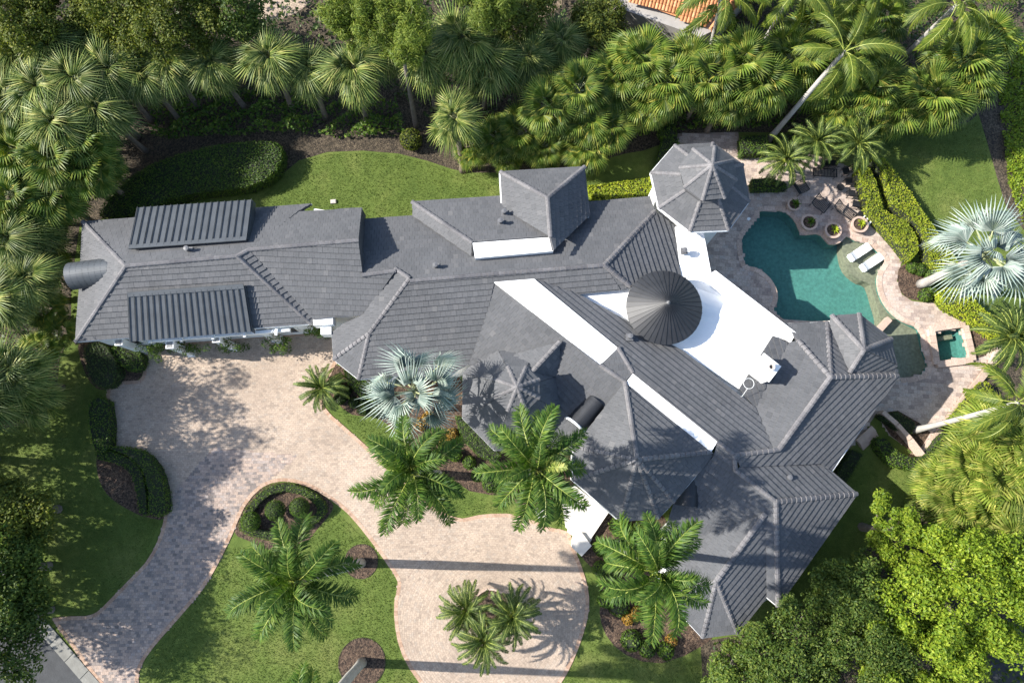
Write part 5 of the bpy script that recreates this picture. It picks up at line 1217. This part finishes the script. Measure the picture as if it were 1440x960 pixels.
def patio_table(label, px, py, r):
    t = empty('patio_table', W(px, py, .035), label, 'table', 'small patio tables'); b = MB(); b.lathe((0, 0, 0), [(0.001, .48), (r, .48), (r, .52), (0.001, .52)], 18); b.build('tabletop', M['iron'], t)
    for k in range(3):
        a = k * 2.094; b = MB(); b.bar((r * .7 * math.cos(a), r * .7 * math.sin(a), 0), (.1 * math.cos(a), .1 * math.sin(a), .48), .03); b.build('leg', M['iron'], t)
patio_table('small round black table between the iron chairs', 1178, 267, 0.28); patio_table('small round black table near the long lounger', 1206, 304, 0.22)
# white in-pool loungers
M['resin'] = plain_mat('white_resin', (0.82, 0.82, 0.8), 0.35, 0.03)
for px, py, lab in ((1205, 357, 'upper white sun lounger on the shallow pool ledge'), (1222, 371, 'lower white sun lounger on the shallow pool ledge')):
    t = empty('pool_lounger', W(px, py, -0.35), lab, 'lounger', 'white pool loungers', R(33)); b = MB()
    prof = [(-1.0, .62), (-.82, .66), (-.35, .40), (0.1, .38), (.55, .46), (.98, .40)]; vs = []
    for x, z in prof: vs += [(x, -.31, z), (x, .31, z), (x, -.31, z - .09), (x, .31, z - .09)]
    fs = []
    for i in range(5): k = 4 * i; fs += [(k, k + 4, k + 5, k + 1), (k + 2, k + 3, k + 7, k + 6), (k, k + 2, k + 6, k + 4), (k + 1, k + 5, k + 7, k + 3)]
    fs += [(0, 1, 3, 2), (20, 22, 23, 21)]; b.add(vs, fs); b.build('seat_shell', M['resin'], t)
    for x in (-.55, .6): b = MB(); b.box((x, 0, .18), (.5, .5, .36)); b.build('base', M['resin'], t)
    b = MB(); b.box((-.9, 0, .66), (.22, .5, .07)); b.build('headrest', M['resin'], t)
# planters with spiky plants
M['terracotta'] = plain_mat('pinkish_cast_stone', (0.45, 0.33, 0.26), 0.8, 0.12, 3)
spike = pinnate
for i, (px, py, lab) in enumerate(((1112, 292, 'cast stone planter at the pool corner nearest the turret'), (1133, 317, 'cast stone planter second along the pool edge'), (1166, 328, 'cast stone planter third along the pool edge'), (1203, 320, 'cast stone planter beside the white step rack'))):
    t = empty('planter', W(px, py, 0.0), lab, 'planter', 'planters along the pool edge'); b = MB(); k = 0.78 if i else 0.62
    b.lathe((0, 0, 0), [(.38 * k, -.09), (.62 * k, .2), (.72 * k, .58), (.8 * k, .62), (.8 * k, .7), (.6 * k, .7), (.58 * k, .6)], 24); b.build('bowl', M['terracotta'], t, smooth=False)
    b = MB(); b.lathe((0, 0, 0), [(.59 * k, .62), (0.001, .64)], 20); b.build('soil', M['mulch'], t)
    for f in range(16):
        a = f * 2.4; e = R(70 - 3.4 * f); L = random.uniform(.38, .55); d = Vector((math.cos(a) * math.cos(e), math.sin(a) * math.cos(e), math.sin(e))); sd = Vector((-math.sin(a), math.cos(a), 0)) * .05
        p = Vector((0.1, 0.05, .62)); m_ = p + d * L * .55 + Vector((0, 0, .05)); tp = p + d * L - Vector((0, 0, .06)); b = MB(); b.add([p - sd * .6, p + sd * .6, m_ + sd, m_ - sd, tp], [(0, 1, 2, 3), (3, 2, 4)]); b.build('leaf', LEAF['hedge_lime' if i > 1 else 'hedge'], t)
# step rack
t = empty('step_rack', W(1214, 313, .035), 'white barred rack beside the pool path', 'rack', None, R(50))
for k in range(3): b = MB(); b.box((0, -.3 + .3 * k, .42), (.95, .13, .05)); b.build('slat', M['resin'], t)
for x in (-.4, .4): b = MB(); b.box((x, 0, .39), (.05, .8, .04)); b.build('rail', M['resin'], t); 
for x in (-.4, .4):
    for y in (-.35, .35): b = MB(); b.box((x, y, .19), (.05, .05, .38)); b.build('leg', M['resin'], t)
# skimmer lids, stepping block
def disc(name, label, cat, px, py, r, z, mt):
    b = MB(); p = W(px, py, z); b.lathe((0, 0, 0), [(r, 0), (r, .02), (0.001, .024)], 18); o = b.build(name, M[mt], loc=p); tag(o, label, cat)
disc('skimmer_lid', 'round white skimmer lid set in the deck beside the turret', 'lid', 1053, 308, .13, .036, 'resin')
b = MB(); b.box((0, 0, .1), (1.15, .42, .5), R(45)); p = W(1241, 457, .0); o = b.build('pool_step_block', M['terracotta'], loc=p); tag(o, 'short pale stone block standing in the shallow pool', 'block')
b = MB(); p = W(469, 284, .0); b.box((0, 0, .06), (.4, .3, .12), .1); b.box((0, 0, .125), (.32, .22, .02), .1); o = b.build('utility_box', M['plaster'], loc=p); tag(o, 'small cream utility box lid in the back lawn', 'utility box')
# side door steps under the south-east eave
for k in range(4):
    b = MB(); q = [(1205 + 6 * k, 606 + 2 * k), (1222 + 4 * k, 590 + 6 * k), (1232, 600 + 4 * k), (1216, 630 - 2 * k)]
b = MB()
for k in range(4):
    c = W(1214 + 2.2 * k, 612 + 2.5 * k, 0); b.box((c.x, c.y, .36 - .1 * k), (1.5, .42, .16), R(40))
b.build('side_steps', M['terracotta'], kind='structure')
# neighbour's house at the top edge
nh = empty('neighbour_house', W(930, -20, 0), 'neighbouring house with orange clay tile roof and pale plaster wall', 'house')
NL = nh.location.copy(); bpy.context.view_layer.update()
M['clay'] = pieces_mat('orange_clay_barrel_tile', ((0, (0.40, 0.16, 0.07)), (0.5, (0.52, 0.23, 0.1)), (1, (0.6, 0.31, 0.16))), 0.8, 8, 0.5, 0.15)
nw = [W(862, -26, 3.2), W(872, 12, 3.2), W(985, 52, 3.2), W(1010, 40, 3.2), W(1090, -60, 3.2), W(900, -120, 3.2)]
b = MB(); b.prism([p.to_2d() for p in nw], 0, 3.2); o = b.build('wall', M['wallgrey'] if 'wallgrey' in M else M['plaster'], nh); o.matrix_parent_inverse = Matrix.Translation(-NL)
ne = [W(872, -22, 3.5), W(884, 0, 3.5), W(992, 38, 3.5), W(1030, 26, 3.5), W(1110, -70, 3.5)]; ra, rb2 = W(950, -50, 5.4), W(1060, -40, 5.4)
def barrel_roof(P, mt):
    """rows of half-round clay tiles running up the slope"""
    P = np.array([tuple(p) for p in P]); c, n = fit(P); P = P - np.outer((P - c) @ n, n); up = np.array([-n[0] * n[2], -n[1] * n[2], n[0] ** 2 + n[1] ** 2]); up /= np.linalg.norm(up); u = np.cross(up, n)
    q = [((p - c) @ u, (p - c) @ up) for p in P]; u0, u1 = min(a for a, _ in q), max(a for a, _ in q); v0, v1 = min(a for _, a in q), max(a for _, a in q); VV, FF = [], []
    x = u0
    while x < u1:
        y = v0
        while y < v1:
            if inside(q, np.array([x + .12]), np.array([y + .2]))[0]:
                bs = len(VV)
                for yy, lift in ((y, .05), (y + .42, .0)):
                    for j in range(5):
                        a = math.pi * j / 4; VV.append(c + u * (x + .12 - .11 * math.cos(a)) + up * yy + n * (.09 * math.sin(a) + lift + .03))
                FF += [[bs + j, bs + 5 + j, bs + 6 + j, bs + 1 + j] for j in range(4)] + [[bs, bs + 1, bs + 2, bs + 3], [bs, bs + 3, bs + 4]][:2]
            y += .4
        x += .25
    sl = MB(); m = len(P); sl.add([tuple(p) for p in P] + [tuple(p - n * .15) for p in P], [tuple(range(m)), tuple(range(m, 2 * m))[::-1]] + [(i, m + i, m + (i + 1) % m, (i + 1) % m) for i in range(m)])
    r = sl.build('roof', M['clay'], nh); r.matrix_parent_inverse = Matrix.Translation(-NL)
    me = bpy.data.meshes.new('roof_tiles'); me.from_pydata([tuple(v) for v in VV], [], FF); me.materials.append(M['clay']); mobj('roof_tiles', me, r, kind='stuff')
barrel_roof([ne[1], ne[2], rb2, ra], 'clay'); barrel_roof([ne[2], ne[3], ne[4], rb2], 'clay'); barrel_roof([ne[0], ne[1], ra], 'clay')
# paved drive at the top left, drive and kerb at bottom right
q = W2(smooth_pts([(345, -40), (352, 12), (372, 30), (400, 26), (432, 8), (452, -30), (440, -90), (350, -90)], 2))
sheet('side_drive', q, .016, M['joint']); pavers('side_drive_pavers', q, (.26, .15), R(20), .036, 'paver')
q = W2([(1392, 912), (1440, 880), (1560, 860), (1560, 1060), (1402, 1060)])
sheet('lane', q, .016, M['asphalt'])
q = W2([(700, -10), (735, 20), (760, 26), (790, 10), (790, -40), (700, -40)]); sheet('bare_soil_path', q, .016, M['sand'])
